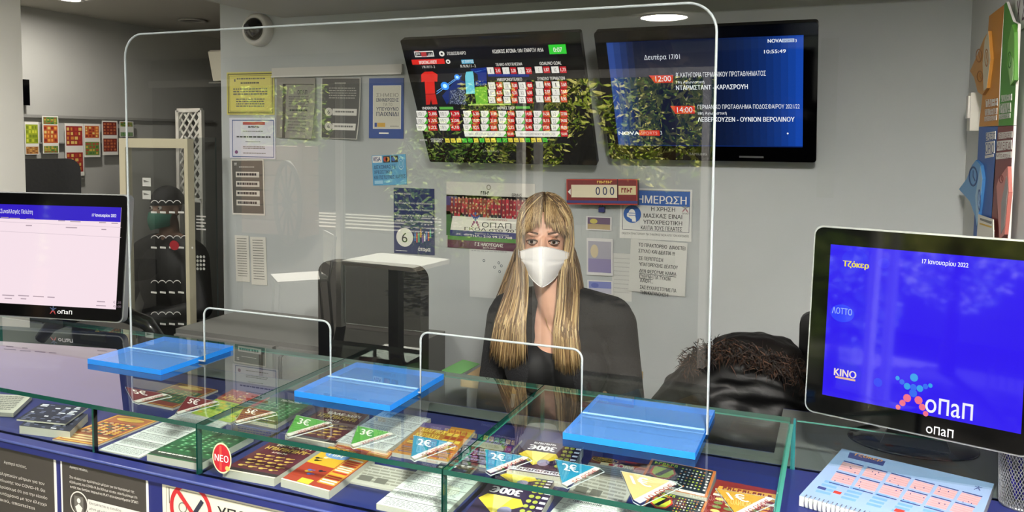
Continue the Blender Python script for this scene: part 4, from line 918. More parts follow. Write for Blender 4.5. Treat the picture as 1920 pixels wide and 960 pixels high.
def p2(b):
    b.rect(.02, 0, .98, 1, PK, 1); w = mat('#d6d3cd', .5)
    for t, x, y, xr, bo in (('Αγαπητοί πελάτες,', 131, 872, 165, 0), ('Στο πλαίσιο των προληπτικών μέτρων για τον περιορισμό της', 131, 891, 252, 0), ('εξάπλωσης του COVID-19, θα θέλαμε να σας υπενθυμίσουμε ότι', 131, 900, 258, 0), ('εντός του δικτύου παραμένει PLAY στα καταστήματα ΟΠΑΠ', 132, 909, 259, .02)): ln(b, t, x, y, xr, 6, w, bo)
    cu, cv = b.uv(149, 944); eu, ev = b.uv(166, 948); rr_ = eu - cu; vv_ = rr_ * b.U.length / b.V.length
    b.ell(cu, cv, rr_, vv_, w, 3, 30); b.ell(cu, cv, rr_ * .9, vv_ * .9, PK, 4, 30); b.rect(cu - rr_ * .5, cv - vv_ * .6, cu + rr_ * .5, cv + vv_ * .65, mat('#6a6762', .5), 5); b.ell(cu, cv - vv_ * .25, rr_ * .2, vv_ * .2, w, 6); b.poly([(cu - rr_ * .4, cv + vv_ * .3), (cu, cv), (cu + rr_ * .4, cv + vv_ * .3), (cu + rr_ * .2, cv + vv_ * .75), (cu - rr_ * .2, cv + vv_ * .75)], w, 6)
    b.rect(cu + rr_ * .95, cv - vv_ * .55, .98, cv + vv_ * .75, w, 2); ln(b, 'Επιτρέπεται η είσοδος', 168, 940, 228, 6, DKI); ln(b, 'μόνο με μάσκα', 168, 950, 208, 6, DKI)
fposter('black_poster', (113, 861), (277, 898), (112, 1170), 'dark poster with round white symbol beside the no smoking sign', '#e6e4e0', p2)
def p3(b):
    b.frame(.02, .03, .98, .97, .0015, mat('#8a877c', .5), 1); b.rect(.035, .03, .039, .2, mat('#55534c', .5), 1)
    W_, H_ = b.U.length, b.V.length; cu, cv = b.uv(358, 956); ru = b.uv(398, 965)[0] - cu; rv = ru * W_ / H_; red = mat('#b92a30', .5)
    b.ring(cu, cv, ru, rv, .17, red, 3, 44)
    def rr(x, y, L, w, a, m, z):
        c, s_ = math.cos(a), math.sin(a); b.poly([(cu + ru * (x + p * c - q * s_), cv + rv * (y + p * s_ + q * c)) for p, q in ((-L, -w), (L, -w), (L, w), (-L, w))], m, z)
    rr(0, 0, .88, .085, .8, red, 5); rr(.32, -.1, .42, .085, -.95, mat('#2c3040', .5), 4); rr(-.1, .5, .16, .085, -.95, mat('#c04a30', .5), 4)
    b.ring(cu - ru * .38, cv - rv * .02, ru * .2, rv * .2, .2, mat('#6a6a66', .5), 3); b.ring(cu - ru * .3, cv + rv * .34, ru * .14, rv * .14, .25, mat('#6a6a66', .5), 3)
    ln(b, 'ΥΠΟΧΡΕΩΤΙΚΑ', 408, 948, 600, 22, INK, .03)
fposter('no_smoking_sign', (304, 905), (700, 991), (303, 1080), 'cream no smoking sign with red ring on the counter front', '#d8d2c0', p3)
bpy.data.objects['no_smoking_sign']['category'] = 'sign'

# ------------------------------------------------------------------ the big clear shield standing in three blue feet
YS = 1.69; ACR = clear((.965, .972, .97), 1.5, 1.75); AE = mat('#f4f8f8', .3, trans=.5)
root = empty('sneeze_shield', (-1.06, YS, .985), 'tall clear sheet with two arched openings between staff and customers', 'sneeze shield')
def arc(cx, cz, r, a0, a1, n=8): return [(cx + r * math.cos(math.radians(a0 + (a1 - a0) * i / n)), cz + r * math.sin(math.radians(a0 + (a1 - a0) * i / n))) for i in range(n + 1)]
xl, xr_, zt, zb = -1.885, -.2395, 1.885, .976
c1, c2, zo = (-1.611, -1.194), (-.931, -.519), 1.127
R_ = .062; r2 = .022
pts = [(xl, zb), (c1[0], zb)] + arc(c1[0] + r2, zo - r2, r2, 180, 90) + arc(c1[1] - r2, zo - r2, r2, 90, 0) + [(c1[1], zb), (c2[0], zb)] + arc(c2[0] + r2, zo - r2, r2, 180, 90) + arc(c2[1] - r2, zo - r2, r2, 90, 0) + [(c2[1], zb), (xr_, zb)] + arc(xr_ - R_, zt - R_, R_, 0, 90) + arc(xl + R_, zt - R_, R_, 90, 180)
b = MB(); b.prism(pts, (0, YS, 0), (1, 0, 0), (0, 0, 1), (0, -1, 0), -.0035, .0035, ACR, AE); b.build('sheet', root)
b = MB(); b.tube([(x, YS, z) for x, z in pts], .0027, mat('#cdd5d8', .25, trans=.4), 8, closed=True); b.build('edge_glow', root)  # pale tube stands in for light piped out along the sheet's edge
ABL = hazy((.60, .78, .96), '#6aa2e6', .34); AED = mat('#2f9dff', .3, trans=.45)  # edge blue is brightened for the light the clear plates gather
for i, (x0, x1) in enumerate(((-1.9, -1.632), (-1.205, -.937), (-.518, -.243))):
    b = MB(); b.box((x0, 1.556, ZT + .0005), (x1, 1.826, ZT + .0145), ABL, mx=AED, my=AED); f = b.build('foot', root, 'blue clear foot plate with bright edge'); ORG[f.name] = ORG[root.name]
    b = MB(); b.box((x0 + .003, YS - .0045, ZT + .0146), (x1 - .003, YS + .0045, ZT + .0152), mat('#9cc8f0', .3)); b.build('slot', f)

# ------------------------------------------------------------------ scratch tickets in the case
C_ = lambda *a: tuple(mat(x, .45) for x in a)
PAGE = mat('#b4b1a6', .7); PRT = lambda s_: random.Random(s_)
def d_green(b, rn):
    bg_, fg, lt, wh = C_('#1f5a34', '#3f8a54', '#9fcfa6', '#e8e8dc'); b.rect(0, 0, 1, 1, bg_, 1); b.blur(.3, .05, .8, .12, 10, wh, 3)
    for i in range(9):
        for j in range(7):
            if rn.random() < .75: b.rect(.08 + j * .125, .2 + i * .065, .17 + j * .125, .25 + i * .065, fg, 2); b.rect(.1 + j * .125, .215 + i * .065, .14 + j * .125, .235 + i * .065, lt, 3)
    b.rect(0, .86, 1, .97, mat('#2c3a30', .5), 2); b.dashes(.1, .88, .9, .93, 1, wh, 3)
def d_greenred(b, rn):
    bg_, fg, lt, go = C_('#8a3a26', '#2f6a46', '#c9b878', '#d0a84a'); b.rect(0, 0, 1, 1, bg_, 1); b.frame(.03, .02, .97, .98, .004, go, 2); b.rect(.08, .28, .92, .8, fg, 2); b.ell(.45, .14, .3, .07, go, 3)
    for i in range(10):
        for j in range(6): b.rect(.12 + j * .13, .31 + i * .047, .12 + j * .13 + rn.uniform(.04, .09), .335 + i * .047, rn.choice((lt, go, bg_)), 3)
def d_brown(b, rn):
    bg_, fg, lt, go = C_('#a8643a', '#2f6450', '#d9c08a', '#d8b048'); b.rect(0, 0, 1, 1, bg_, 1); b.frame(.03, .02, .97, .98, .004, go, 2); b.ell(.5, .13, .32, .06, go, 3); b.rect(.1, .25, .9, .7, mat('#9a4a34', .5), 2)
    for i in range(9):
        for j in range(6): b.ell(.17 + j * .13, .3 + i * .045, .05, .018, rn.choice((fg, lt, go)), 3, 10)
    for i in range(3): b.rect(.1, .75 + i * .07, .9, .79 + i * .07, lt, 2)
def d_list(b, rn):
    w, k, g = C_('#d8dcd8', '#3a3d40', '#8a8d8e'); b.rect(0, 0, 1, 1, w, 1)
    for i in range(5):
        v = .03 + i * .2; b.rect(0, v - .012, 1, v - .002, k, 2); b.dashes(.08, v + .02, .92, v + .15, 5, g, 2, .45, .02, .1, rn)
    for i in range(16): u = .15 + i * .024; b.rect(u, .06, u + rn.uniform(.006, .015), .12, k, 3)
def d_grey(b, rn):
    w, k, g = C_('#b9b7ac', '#6b6960', '#8f8c80'); b.rect(0, 0, 1, 1, w, 1); b.dashes(.06, .08, .94, .9, 6, g, 2, .5, .05, .3, rn); b.rect(.08, .6, .3, .85, k, 3); b.rect(.36, .6, .55, .85, k, 3)
def hand(b, u, v, w, h, m, z):
    b.ell(u, v, w * .5, h * .5, m, z, 10); b.poly([(u + w * .2, v - h * .3), (u + w * 1.1, v - h * .5), (u + w * 1.1, v - h * .2), (u + w * .2, v + h * .1)], m, z)
def d_hands(b, rn):
    bg_, go, rd, wh = C_('#5a2430', '#d8b45a', '#8a3038', '#ece4d0'); b.rect(0, 0, 1, 1, bg_, 1)
    for i in range(12): b.rect(rn.uniform(0, .8), .04 + i * .02, rn.uniform(.8, 1), .05 + i * .02, rn.choice((go, rd, mat('#3a1820', .5))), 2)
    b.text('ΒΑΛΕ ΧΕΡΙ', .22, .1, .9, .18, wh, 4, .05); b.blur(.1, .21, .92, .31, 12, go, 4); b.rect(.3, .36, .66, .39, rd, 2); b.blur(.33, .35, .63, .39, 6, wh, 3)
    for i in range(5):
        for j in range(4): hand(b, .16 + j * .2 + (i % 2) * .05, .48 + i * .085, .1, .045, go, 3)
    b.rect(0, .9, 1, .97, mat('#2c2226', .5), 2); b.rect(0, .97, 1, 1, wh, 2)
def d_gold(b, rn):
    bg_, ye, rd, bl, wh, bk = C_('#a83a24', '#e0b02e', '#c0282c', '#4a68c0', '#f0ead8', '#2a2230'); b.rect(0, 0, 1, 1, bg_, 1); b.rect(0, 0, .6, .5, ye, 2); b.blur(.18, .03, .75, .12, 6, bk, 4); b.ell(.38, .2, .26, .09, mat('#7aa0d8', .5), 3); b.blur(.2, .15, .56, .24, 4, wh, 5)
    for i in range(9): hand(b, rn.uniform(.08, .5), rn.uniform(.28, .8), .09, .05, rn.choice((ye, bl, wh, bk)), 3)
    b.rect(.62, .12, .98, .88, mat('#d89a3a', .5), 3)
    for i in range(14): b.rect(.65, .15 + i * .052, .95, .18 + i * .052, rn.choice((rd, ye, wh)), 4)
    b.rect(.3, .86, .55, .97, mat('#c9c83a', .5), 3); b.rect(0, .975, 1, 1, wh, 2)
def d_cherry(b, rn):
    bg_, ye, pu, re = C_('#c08434', '#ecd05a', '#6a5a8a', '#b04a2a'); b.rect(0, 0, 1, 1, bg_, 1); b.rect(0, 0, .55, .16, pu, 2); b.text('ΜΑΓΙΚΑ', .1, .18, .55, .3, ye, 4, .04); b.text('ΚΕΡΑΣΙΑ', .08, .34, .52, .46, ye, 4, .04)
    for i in range(4):
        for j in range(3): b.rect(.6 + j * .12, .12 + i * .1, .69 + j * .12, .2 + i * .1, rn.choice((re, ye)), 3)
    for i in range(9): b.rect(.06, .55 + i * .045, .94, .575 + i * .045, rn.choice((re, pu, ye, mat('#8a5a2a', .5))), 2)
def d_dia(b, rn):
    bg_, ye, wh, gr = C_('#2c2040', '#d8c03a', '#ece8f0', '#a8b048'); b.rect(0, 0, 1, 1, bg_, 1); b.text('300€', .12, .16, .58, .32, wh, 4, .07, flip=True); b.blur(.15, .06, .55, .12, 11, wh, 4)
    b.poly([(.1, .36), (.62, .36), (.72, .5), (.36, .78), (.02, .5)], ye, 3); b.poly([(.2, .36), (.5, .36), (.36, .78)], mat('#efe07a', .5), 4); b.ell(.5, .68, .1, .1, mat('#8a86a8', .5), 5)
    for i in range(6):
        for j in range(2): b.ell(.74 + j * .1 - i * .0, .12 + i * .12, .04, .04, gr, 3, 10)
        b.rect(.9, .09 + i * .12, .99, .14 + i * .12, wh, 3)
    b.rect(0, .88, 1, .98, wh, 2); b.blur(.1, .9, .9, .96, 16, bg_, 4)
def d_dark(b, rn):
    bg_, wh, g = C_('#252838', '#dfe0ea', '#6a6e8a'); b.rect(0, 0, 1, 1, bg_, 1)
    for i in range(12):
        for j in range(5):
            if rn.random() < .7: b.rect(.06 + j * .18, .05 + i * .078, .06 + j * .18 + rn.uniform(.06, .15), .1 + i * .078, rn.choice((wh, g, g)), 2)
def d_purple(b, rn):
    bg_, ol, l = C_('#3a2c72', '#6f7a64', '#8f86c0'); b.rect(0, 0, 1, 1, bg_, 1); b.ell(.45, .35, .36, .18, ol, 2); b.blur(.2, .2, .8, .32, 6, l, 4); b.dashes(.1, .6, .9, .95, 4, l, 2, .5, .05, .15, rn)
def d_seven(b, rn):
    bg_, og, yg, wh, rd = C_('#1e2a34', '#d07a3c', '#b8c83a', '#ece8dc', '#c03a2c'); b.rect(0, 0, 1, 1, og, 1); b.rect(.04, .04, .96, .9, bg_, 2); b.ell(.26, .42, .2, .3, rd, 3, 7); b.ell(.26, .42, .17, .25, yg, 4, 7); b.text('7', .14, .24, .38, .62, mat('#101418', .4), 6, .06); b.blur(.08, .08, .45, .18, 6, yg, 4)
    for i in range(7):
        for j in range(7): b.ell(.52 + j * .055, .16 + i * .105, .016, .024, rn.choice((wh, og, yg)), 4, 8)
        b.rect(.91, .13 + i * .105, .945, .18 + i * .105, wh, 4)
    b.rect(.04, .9, .96, .98, wh, 3); b.blur(.1, .92, .6, .965, 12, bg_, 4)
def d_today(b, rn):
    bg_, go, bk, rd, gy = C_('#6a2c22', '#d8a848', '#221a18', '#b82c22', '#9a948a'); b.rect(0, 0, 1, 1, gy, 1); b.rect(0, 0, 1, .36, bg_, 2); b.ell(.25, .14, .24, .13, go, 3); b.ell(.25, .14, .225, .115, bk, 4); b.text('ΣΗΜΕΡΑ', .1, .06, .4, .13, go, 6, .03); b.text('ΠΛΗΡΩΝΕΙ', .07, .15, .43, .22, go, 6, .03)
    for i in range(10): b.rect(rn.uniform(.5, .9), rn.uniform(.02, .28), 1, rn.uniform(.05, .34), rn.choice((rd, go, bg_)), 3)
    b.rect(.2, .27, .8, .4, mat('#d8c098', .5), 4); b.rect(.35, .29, .45, .38, rd, 5); b.rect(.5, .29, .6, .38, rd, 5); b.dashes(.05, .5, .95, .95, 5, mat('#7c766c', .5), 2, .5, .1, .4, rn)
def d_red(b, rn):
    bg_, go, ye, wh, gr = C_('#8a2a20', '#d8a03c', '#ecd070', '#ece4d4', '#7a8a4a'); b.rect(0, 0, 1, 1, bg_, 1); b.poly([(.08, .18), (.98, .12), (.96, .36), (.05, .4)], go, 2); b.blur(.14, .18, .9, .32, 10, bg_, 4); b.rect(.04, .42, .96, .48, wh, 3)
    for i in range(4):
        for j in range(5): b.ell(.16 + j * .17, .56 + i * .11, .07, .04, rn.choice((ye, go, gr)), 3, 10)
def d_lime(b, rn):
    rd, ye, lm, wh, gn = C_('#9a2a24', '#e0c040', '#a8c048', '#e8e8d8', '#4a8a3a'); b.rect(0, 0, 1, 1, lm, 1); b.rect(0, 0, 1, .42, rd, 2)
    for i in range(60): u, v = rn.uniform(.02, .94), rn.uniform(.02, .38); b.ell(u, v, .03, .02, rn.choice((ye, wh, rd, mat('#c85a3a', .5))), 3, 7)
    b.blur(.1, .26, .6, .38, 6, ye, 5)
    for i in range(6):
        for j in range(6): b.rect(.06 + j * .15, .47 + i * .08, .17 + j * .15, .52 + i * .08, rn.choice((gn, ye, mat('#c4d468', .5))), 3)
def ticket(label, tl, tr, bl, design, th=.004, z0=0.0, name='scratch_ticket', seed=None, curl=0):
    Z = ZC + z0 + th; b = quad_z(tl, tr, bl, Z, False)
    cs = [b.P(0, 0), b.P(1, 0), b.P(1, 1), b.P(0, 1)]; mx_ = sum(p.x for p in cs) / 4; x0 = max([-2.7] + [x for x in XS[1:] if x < mx_]) + .009; x1 = min(x for x in XS[1:] if x > mx_) - .009
    lo_x, hi_x, lo_y, hi_y = min(p.x for p in cs), max(p.x for p in cs), min(p.y for p in cs), max(p.y for p in cs)
    b.O += Vector((max(0, x0 - lo_x) - max(0, hi_x - x1), max(0, Y0 + TH + .003 - lo_y) - max(0, hi_y - (Y1 - TH - .003)), 0))
    b.slab(th - .0003, PAGE); design(b, PRT(label))
    return b.build(name, None, label, 'scratch ticket', 'scratch tickets in the display case')
T1 = ticket
T1('dark green ticket lying loose on the leftmost grey stack in the case', (78, 756), (165, 764), (31, 786), d_dark, .004, .022)
T1('thick stack of black and grey tickets, farthest left in the case', (70, 768), (160, 778), (31, 800), d_dark, .020, 0)
T1('flat brown and gold ticket near the left pane joint', (212, 781), (290, 792), (88, 827), d_brown, .004)
T1('white printed ticket back beside the flat brown ticket at the case front', (301, 793), (372, 806), (173, 848), d_list, .003)
T1('stack of dark green tickets against the left divider at the front', (385, 806), (480, 822), (278, 858), d_green, .016)
T1('red framed green ticket, farthest back in the left bay', (336, 718), (409, 731), (248, 751), d_greenred, .006)
T1('red ticket with lime lower half behind the left 5 euro triangles', (436, 730), (506, 745), (358, 775), d_lime, .006)
T1('white ticket back under the lime ticket', (345, 768), (440, 785), (312, 786), d_list, .003)
T1('dark green ticket behind the rightmost 5 euro triangle', (512, 744), (586, 757), (440, 782), d_green, .010)
T1('burgundy ticket with gold hands in the back row under the first 3 euro triangle', (601, 763), (686, 777), (528, 816), d_hands, .010)
T1('large white printed ticket back standing out in the middle bay', (720, 770), (808, 785), (628, 828), d_list, .010)
T1('yellow orange cherry ticket in the middle bay, beside the white back', (795, 792), (891, 807), (735, 848), d_cherry, .010)
T1('yellow green ticket strip peeking out under the cherry ticket', (640, 826), (740, 846), (622, 842), d_gold, .004)
T1('black and white ticket beside the right divider of the middle bay', (864, 833), (925, 842), (815, 878), d_dark, .006)
T1('violet ticket behind the first 2 euro triangle of the right bay', (922, 815), (989, 826), (870, 866), d_purple, .006)
T1('purple diamond ticket on top, back of the right bay', (990, 824), (1094, 838), (950, 880), d_dia, .022)
T1('purple diamond ticket below the top one in the right bay', (952, 872), (1050, 886), (918, 912), d_dia, .012)
T1('purple diamond ticket nearest the case front', (912, 908), (1030, 930), (852, 985), d_dia, .018)
T1('wide white ticket back with barcode left of the front diamond ticket', (797, 886), (911, 908), (708, 960), d_list, .012)
T1('grey ticket back lying loose at the middle of the case front', (690, 868), (797, 888), (655, 903), d_grey, .004)
T1('thick stack of burgundy tickets with gold hands at the front beside the round red sticker', (500, 832), (591, 847), (399, 890), d_hands, .017)
T1('thick stack of red and yellow tickets at the front of the middle bay', (600, 848), (685, 868), (504, 912), d_gold, .017)
T1('brown ticket with gold plaque behind the lying 1 euro triangle', (1112, 855), (1216, 871), (1090, 890), d_today, .006)
T1('black number seven ticket with orange border at the back', (1222, 860), (1343, 884), (1196, 906), d_seven, .020)
T1('black number seven ticket with orange border in front of its twin', (1225, 918), (1328, 938), (1198, 962), d_seven, .012)
T1('red bakery ticket with gold banner in the right corner of the case', (1345, 899), (1466, 922), (1318, 962), d_red, .010)
T1('white ticket back at the front edge below the grey one', (1058, 931), (1200, 957), (1010, 985), d_list, .008)
T1('grey ticket back under the lying 1 euro triangle', (1092, 884), (1192, 906), (1062, 926), d_grey, .004)
# loose papers at the far left of the counter
b = quad_z((-20, 738), (60, 742), (-60, 770), ZC + .012, False); b.slab(.011, PAGE); b.dashes(.1, .1, .9, .9, 8, GRY); b.build('paper_stack', None, 'stack of white papers at the far left of the counter', 'paper')

# price triangles under the glass top
def marker(tl, tr, bt, price, amount, colr, label, z=ZT - TH - .0035):
    O, U, V = onz(*tl, z), onz(*tr, z) - onz(*tl, z), onz(*bt, z) - onz(*tl, z); b = Board(O, U, V, False); th = .002
    out = [(-.02, -.03), (1.12, -.03), (1.22, .1), (.1, 1.14), (-.02, 1.05)]
    cl = clear((.9, .92, .92))
    top = [b.P(u, v) for u, v in out]; bot = [p - b.N * th for p in top]
    b.face(top[::-1], cl); b.face(bot, cl)
    for i in range(5): j = (i + 1) % 5; b.face([top[i], top[j], bot[j], bot[i]], mat('#cfd8d8', .3))
    b.poly([(0, 0), (1, 0), (0, 1)], mat(colr, .45), 2); b.text(price, .14, .1, .5, .42, WHITE, 4, .03)
    b.poly([(1.0, 0.01), (1.13, .05), (.1, 1.08), (0, 1.0)], mat('#d8d4cc', .5), 3)
    # amount along the slanted edge
    A = b.P(.1, .96, 5); B_ = b.P(1.02, .04, 5); d = B_ - A; n = (b.P(1.09, .12) - b.P(1.0, .02)); n = n - d * (n.dot(d) / d.length_squared)
    vs, fs, _ = glyphs(amount, .03); b.mesh([A + d * (.12 + .8 * u) + n * (.15 + .7 * v) for u, v in vs], fs, mat('#a02a2a', .5), False)
    b.build('price_triangle', None, label, 'price tag', 'price triangles in the display case')
R5, G3, B2, Y1_ = '#6e1f28', '#4c9a3a', '#1f83a8', '#c99a3a'
marker((236, 726), (305, 738), (250, 752), '5€', '500.000€', R5, 'dark red 5 euro triangle farthest left in the case')
marker((352, 743), (402, 752), (331, 773), '5€', '500.000€', R5, 'dark red 5 euro triangle over the lime ticket')
marker((460, 762), (510, 772), (441, 790), '5€', '500.000€', R5, 'dark red 5 euro triangle over the dark green ticket')
marker((556, 779), (613, 791), (537, 814), '3€', '200.000€', G3, 'green 3 euro triangle over the burgundy ticket')
marker((671, 799), (731, 811), (658, 834), '3€', '200.000€', G3, 'green 3 euro triangle over the large white ticket back')
marker((776, 817), (840, 829), (771, 857), '2€', '50.000€', B2, 'blue 2 euro triangle over the cherry ticket')
marker((910, 843), (981, 856), (912, 883), '2€', '50.000€', B2, 'blue 2 euro triangle beside the violet ticket')
marker((1042, 862), (1115, 876), (1054, 907), '2€', '50.000€', B2, 'blue 2 euro triangle over the grey back in the right bay')
marker((1165, 884), (1256, 902), (1188, 938), '1€', '10.000€', '#d8b478', 'pale gold 1 euro triangle over the black seven tickets')
marker((1344, 917), (1436, 932), (1378, 962), '1€', '10.000€', '#c0902c', 'gold 1 euro triangle over the red bakery ticket')

# ------------------------------------------------------------------ monitors
SIL = mat('#b9bcc0', .25, .6)
def monitor(name, label, O, U, V, side_sil=True):
    fb = Board(O, U, V); X, Y, N = fb.U.normalized(), -fb.V.normalized(), fb.N; w, h = fb.U.length, fb.V.length; c = fb.O + fb.U / 2 + fb.V / 2
    root = empty(name, (c.x, c.y + .06, ZC), label, 'monitor')
    b = MB(); b.prism(rrect(w, h, .018), c, X, Y, N, -.012, 0, GLOSS); b.build('bezel', root)
    b = MB(); b.prism(rrect(w + .008, h + .008, .02), c, X, Y, N, -.026, -.004, SIL); b.build('rim', root)
    b = MB(); b.prism(rrect(w * .9, h * .86, .05), c, X, Y, N, -.06, -.026, mat('#17171a', .4)); b.build('back_shell', root)
    return root, fb, c, X, Y, N, w, h
# right monitor
O = ony(1530, 425, 1.925); U = Vector((.413, -.118, 0)); B_ = ony(1507, 767, 1.893)
root, fb, c, X, Y, N, w, h = monitor('monitor', 'black monitor with bright blue screen at the right end of the counter', O, U, B_ - O)
MBL = em('#2800f5', .95); MW = em('#f2f2fa', 1.0)
s = Board(fb.P(*fb.uv(1558, 458), 3), fb.U * (1 - .04 - fb.uv(1558, 458)[0]), fb.V * (fb.uv(1545, 740)[1] - fb.uv(1558, 458)[1])); s.slab(.0005, MBL)
s.k = (1440, 400, 2.6667)
s.T('Τζόκερ', 376, 234, 502, 272, em('#f4e04a', .95), 5, .06); s.T('ΛΟΤΤΟ', 322, 466, 420, 498, em('#9fb6ff', .9), 5, .03); s.E(372, 500, 60, 44, em('#2a3cff', .95), 2)
s.T('KINO', 332, 772, 440, 808, em('#f6e2d8', .95), 5, .05); s.R(338, 812, 438, 822, em('#f0c0a0', .9), 4)
s.E(436, 230, 66, 50, em('#2a1cf8', .95), 1); s.E(395, 800, 75, 65, em('#2208f0', .95), 1); s.E(550, 845, 22, 22, em('#1b3cf8', .95), 1); s.E(580, 250, 30, 26, em('#3220fa', .95), 1)
s.T('17 Ιανουαρίου 2022', 772, 226, 1002, 256, MW, 4, .02)
u0 = s.uv(726, 905); logo(s, u0[0], u0[1], .085, .105, 4, ('#2aa0e8', '#2f6af0', '#f0708a'), True)
s.k = None; s.T('oпaп', 1736, 742, 1824, 772, MW, 5, .01)
s.build('screen', root)
lb = Board(fb.P(*fb.uv(1737, 796), 1), fb.U * (fb.uv(1788, 806)[0] - fb.uv(1737, 796)[0]), fb.V * .04); lb.text('oпaп', 0, 0, 1, 1, mat('#c9c9cc', .3), 1, .0); lb.build('maker_lettering', root)
by = 2.16; cx = .19
b = MB(); b.lathe([(.001, .028), (.06, .026), (.12, .016), (.145, .006), (.148, 0)][::-1], (cx, by, ZC), mat('#0c0c0d', .15, coat=.4), 36); M_ = b
for v in b.v: v.y = by + (v.y - by) * .72
b.build('base', root)
b = MB(); b.tube([(cx, 2.15, ZC + .05), (cx, 2.10, ZC + .08), (cx - .01, 1.97, ZC + .24)], [.055, .042, .035], mat('#1a1a1c', .3), 12); b.build('neck', root)
b = MB(); b.prism([(-.075, .0), (.075, .0), (.04, .10), (-.04, .10)], (cx, 2.085, ZC + .02), (1, 0, 0), (0, -.25, .97), (0, -.97, -.25), 0, .008, mat('#4a4a4d', .3)); b.build('neck_cover', root)
# left monitor
TRp = CAM + ray(240, 367) * (2.6 / ray(240, 367).dot(FW)); d_ = Vector((-.981, -.19, 0)).normalized(); w_ = .56
BRp = CAM + ray(245, 605) * (2.572 / ray(245, 605).dot(FW))
root, fb, c, X, Y, N, w, h = monitor('monitor', 'black monitor with pale lilac page on screen at the left end of the counter', TRp + d_ * w_, -d_ * w_, BRp - TRp)
u1, v0 = fb.uv(228, 389); v1 = fb.uv(233, 581)[1]
s = Board(fb.P(1 - u1, v0, 3), fb.U * (2 * u1 - 1), fb.V * (v1 - v0)); s.slab(.0005, em('#ead6de', 1.12)); s.k = (0, 340, 2.6667)
s.rect(0, 0, 1, .145, em('#2f16c8', .95), 1); s.T('Συναλλαγές Πελάτη', 4, 137, 164, 164, MW, 4, .0); s.T('17 Ιανουαρίου 2022', 462, 160, 582, 180, MW, 4, .03)
G_ = em('#b8a4b0', .9)
for (x0, y0, x1) in ((4, 178, 44), (48, 182, 100), (132, 186, 172), (292, 194, 326), (352, 198, 404), (496, 203, 530), (558, 207, 590), (130, 218, 160), (330, 228, 386), (508, 238, 532), (12, 566, 72), (92, 568, 146), (166, 572, 220), (238, 576, 274), (24, 582, 60), (104, 584, 132), (486, 598, 526), (482, 618, 530)): s.R(x0, y0, x1, y0 + 5, G_, 2)
s.T('€1.35', 568, 598, 606, 610, em('#8a7684', .8), 4); s.T('€0.00', 568, 618, 606, 630, em('#8a7684', .8), 4)
for y0, y1 in ((166, 196), (214, 246)): s.PL([(0, y0 + 34), (606, y1 + 34), (606, y1 + 36), (0, y0 + 36)], em('#d8c6d0', .95), 2)
s.build('screen', root)
lb = Board(fb.P(*fb.uv(108, 581), 1), fb.U * (fb.uv(135, 590)[0] - fb.uv(108, 581)[0]), fb.V * .03); lb.text('oпaп', 0, 0, 1, 1, mat('#d9d9dc', .3), 1, .02); logo(lb, -.3, .2, .2, .9, 1, ('#3a4a6a', '#3a4a6a', '#a03a3a')); lb.build('maker_lettering', root)
bc = c + Vector((0, .21, 0)); dk = mat('#0e0e10', .25, coat=.3)
b = MB(); b.tube([(bc.x, bc.y - .03, ZC + .16), (bc.x - .05, bc.y - .08, ZC + .115), (bc.x - .15, bc.y - .10, ZC + .07), (bc.x - .19, bc.y - .11, ZC + .02)], [.03, .028, .024, .02], dk, 10)
b.build('left_arm', root)
b = MB(); b.tube([(bc.x + .02, bc.y - .03, ZC + .16), (bc.x + .08, bc.y - .02, ZC + .125), (bc.x + .2, bc.y - .0, ZC + .09), (bc.x + .25, bc.y + .02, ZC + .02)], [.03, .03, .026, .02], dk, 10); b.build('right_arm', root)
b = MB(); b.box((bc.x - .05, bc.y - .13, ZC + .12), (bc.x + .05, bc.y - .09, ZC + .3), dk); b.build('neck', root)
b = MB(); b.prism(rrect(.3, .14, .03), (bc.x + .02, bc.y + .02, ZC + .0006), (1, 0, 0), (0, 1, 0), (0, 0, 1), 0, .058, mat('#101012', .35)); b.box((bc.x - .06, bc.y - .056, ZC + .02), (bc.x + .06, bc.y - .049, ZC + .05), mat('#3c3a30', .3)); b.build('receipt_printer', None, 'black receipt printer under the left monitor', 'printer')

# ------------------------------------------------------------------ coupon pad and pen cup
ZP = ZC + .022
b = quad_z((1579, 841), (1864, 907), (1491, 911), ZP, True); b.V *= 1.15
for v in b.v: pass
th = .021; root = None
pad = Board(b.O, b.U, b.V); pad.slab(th, mat('#8ea8cc', .6), mat('#b9bbbf', .7)); pad.k = (1440, 760, 4.0)
DB, PKc, LB = mat('#34407e', .5), mat('#c6a0a2', .5), mat('#6c9ccf', .5)
pad.PL([(612, 352), (882, 420), (862, 456), (598, 392)], DB, 1)
q0 = pad.uv(640, 366); q1 = pad.uv(840, 440); pad.text('Τζόκερ', q0[0], q0[1] - .03, q1[0], q1[1] - .03, mat('#d8944a', .5), 3, .03)
for i in range(6):
    for r_ in range(3):
        x0, y0 = 560 - r_ * 55 + i * 178, 415 + r_ * 80 + i * 46; 
        pad.PL([(x0 + 10, y0), (x0 + 160, y0 + 40), (x0 + 155, y0 + 46), (x0 + 6, y0 + 6)], DB, 2)
        if r_ < 2:
            pad.PL([(x0 + 4, y0 + 8), (x0 + 152, y0 + 48), (x0 + 116, y0 + 108), (x0 - 36, y0 + 66)], PKc, 1)
            for k in range(4):
                t = k / 4; pad.PL([(x0 + 4 - 38 * t, y0 + 14 + 58 * t), (x0 + 150 - 38 * t, y0 + 54 + 58 * t), (x0 + 149 - 38 * t, y0 + 57 + 58 * t), (x0 + 3 - 38 * t, y0 + 17 + 58 * t)], mat('#b98a92', .5), 2)
            rn = random.Random(i * 7 + r_)
            for k in range(3): tt, uu = rn.random(), rn.random(); pad.E(x0 + 10 + 130 * tt - 36 * uu, y0 + 20 + 36 * tt + 55 * uu, 5, 4, DB, 3)
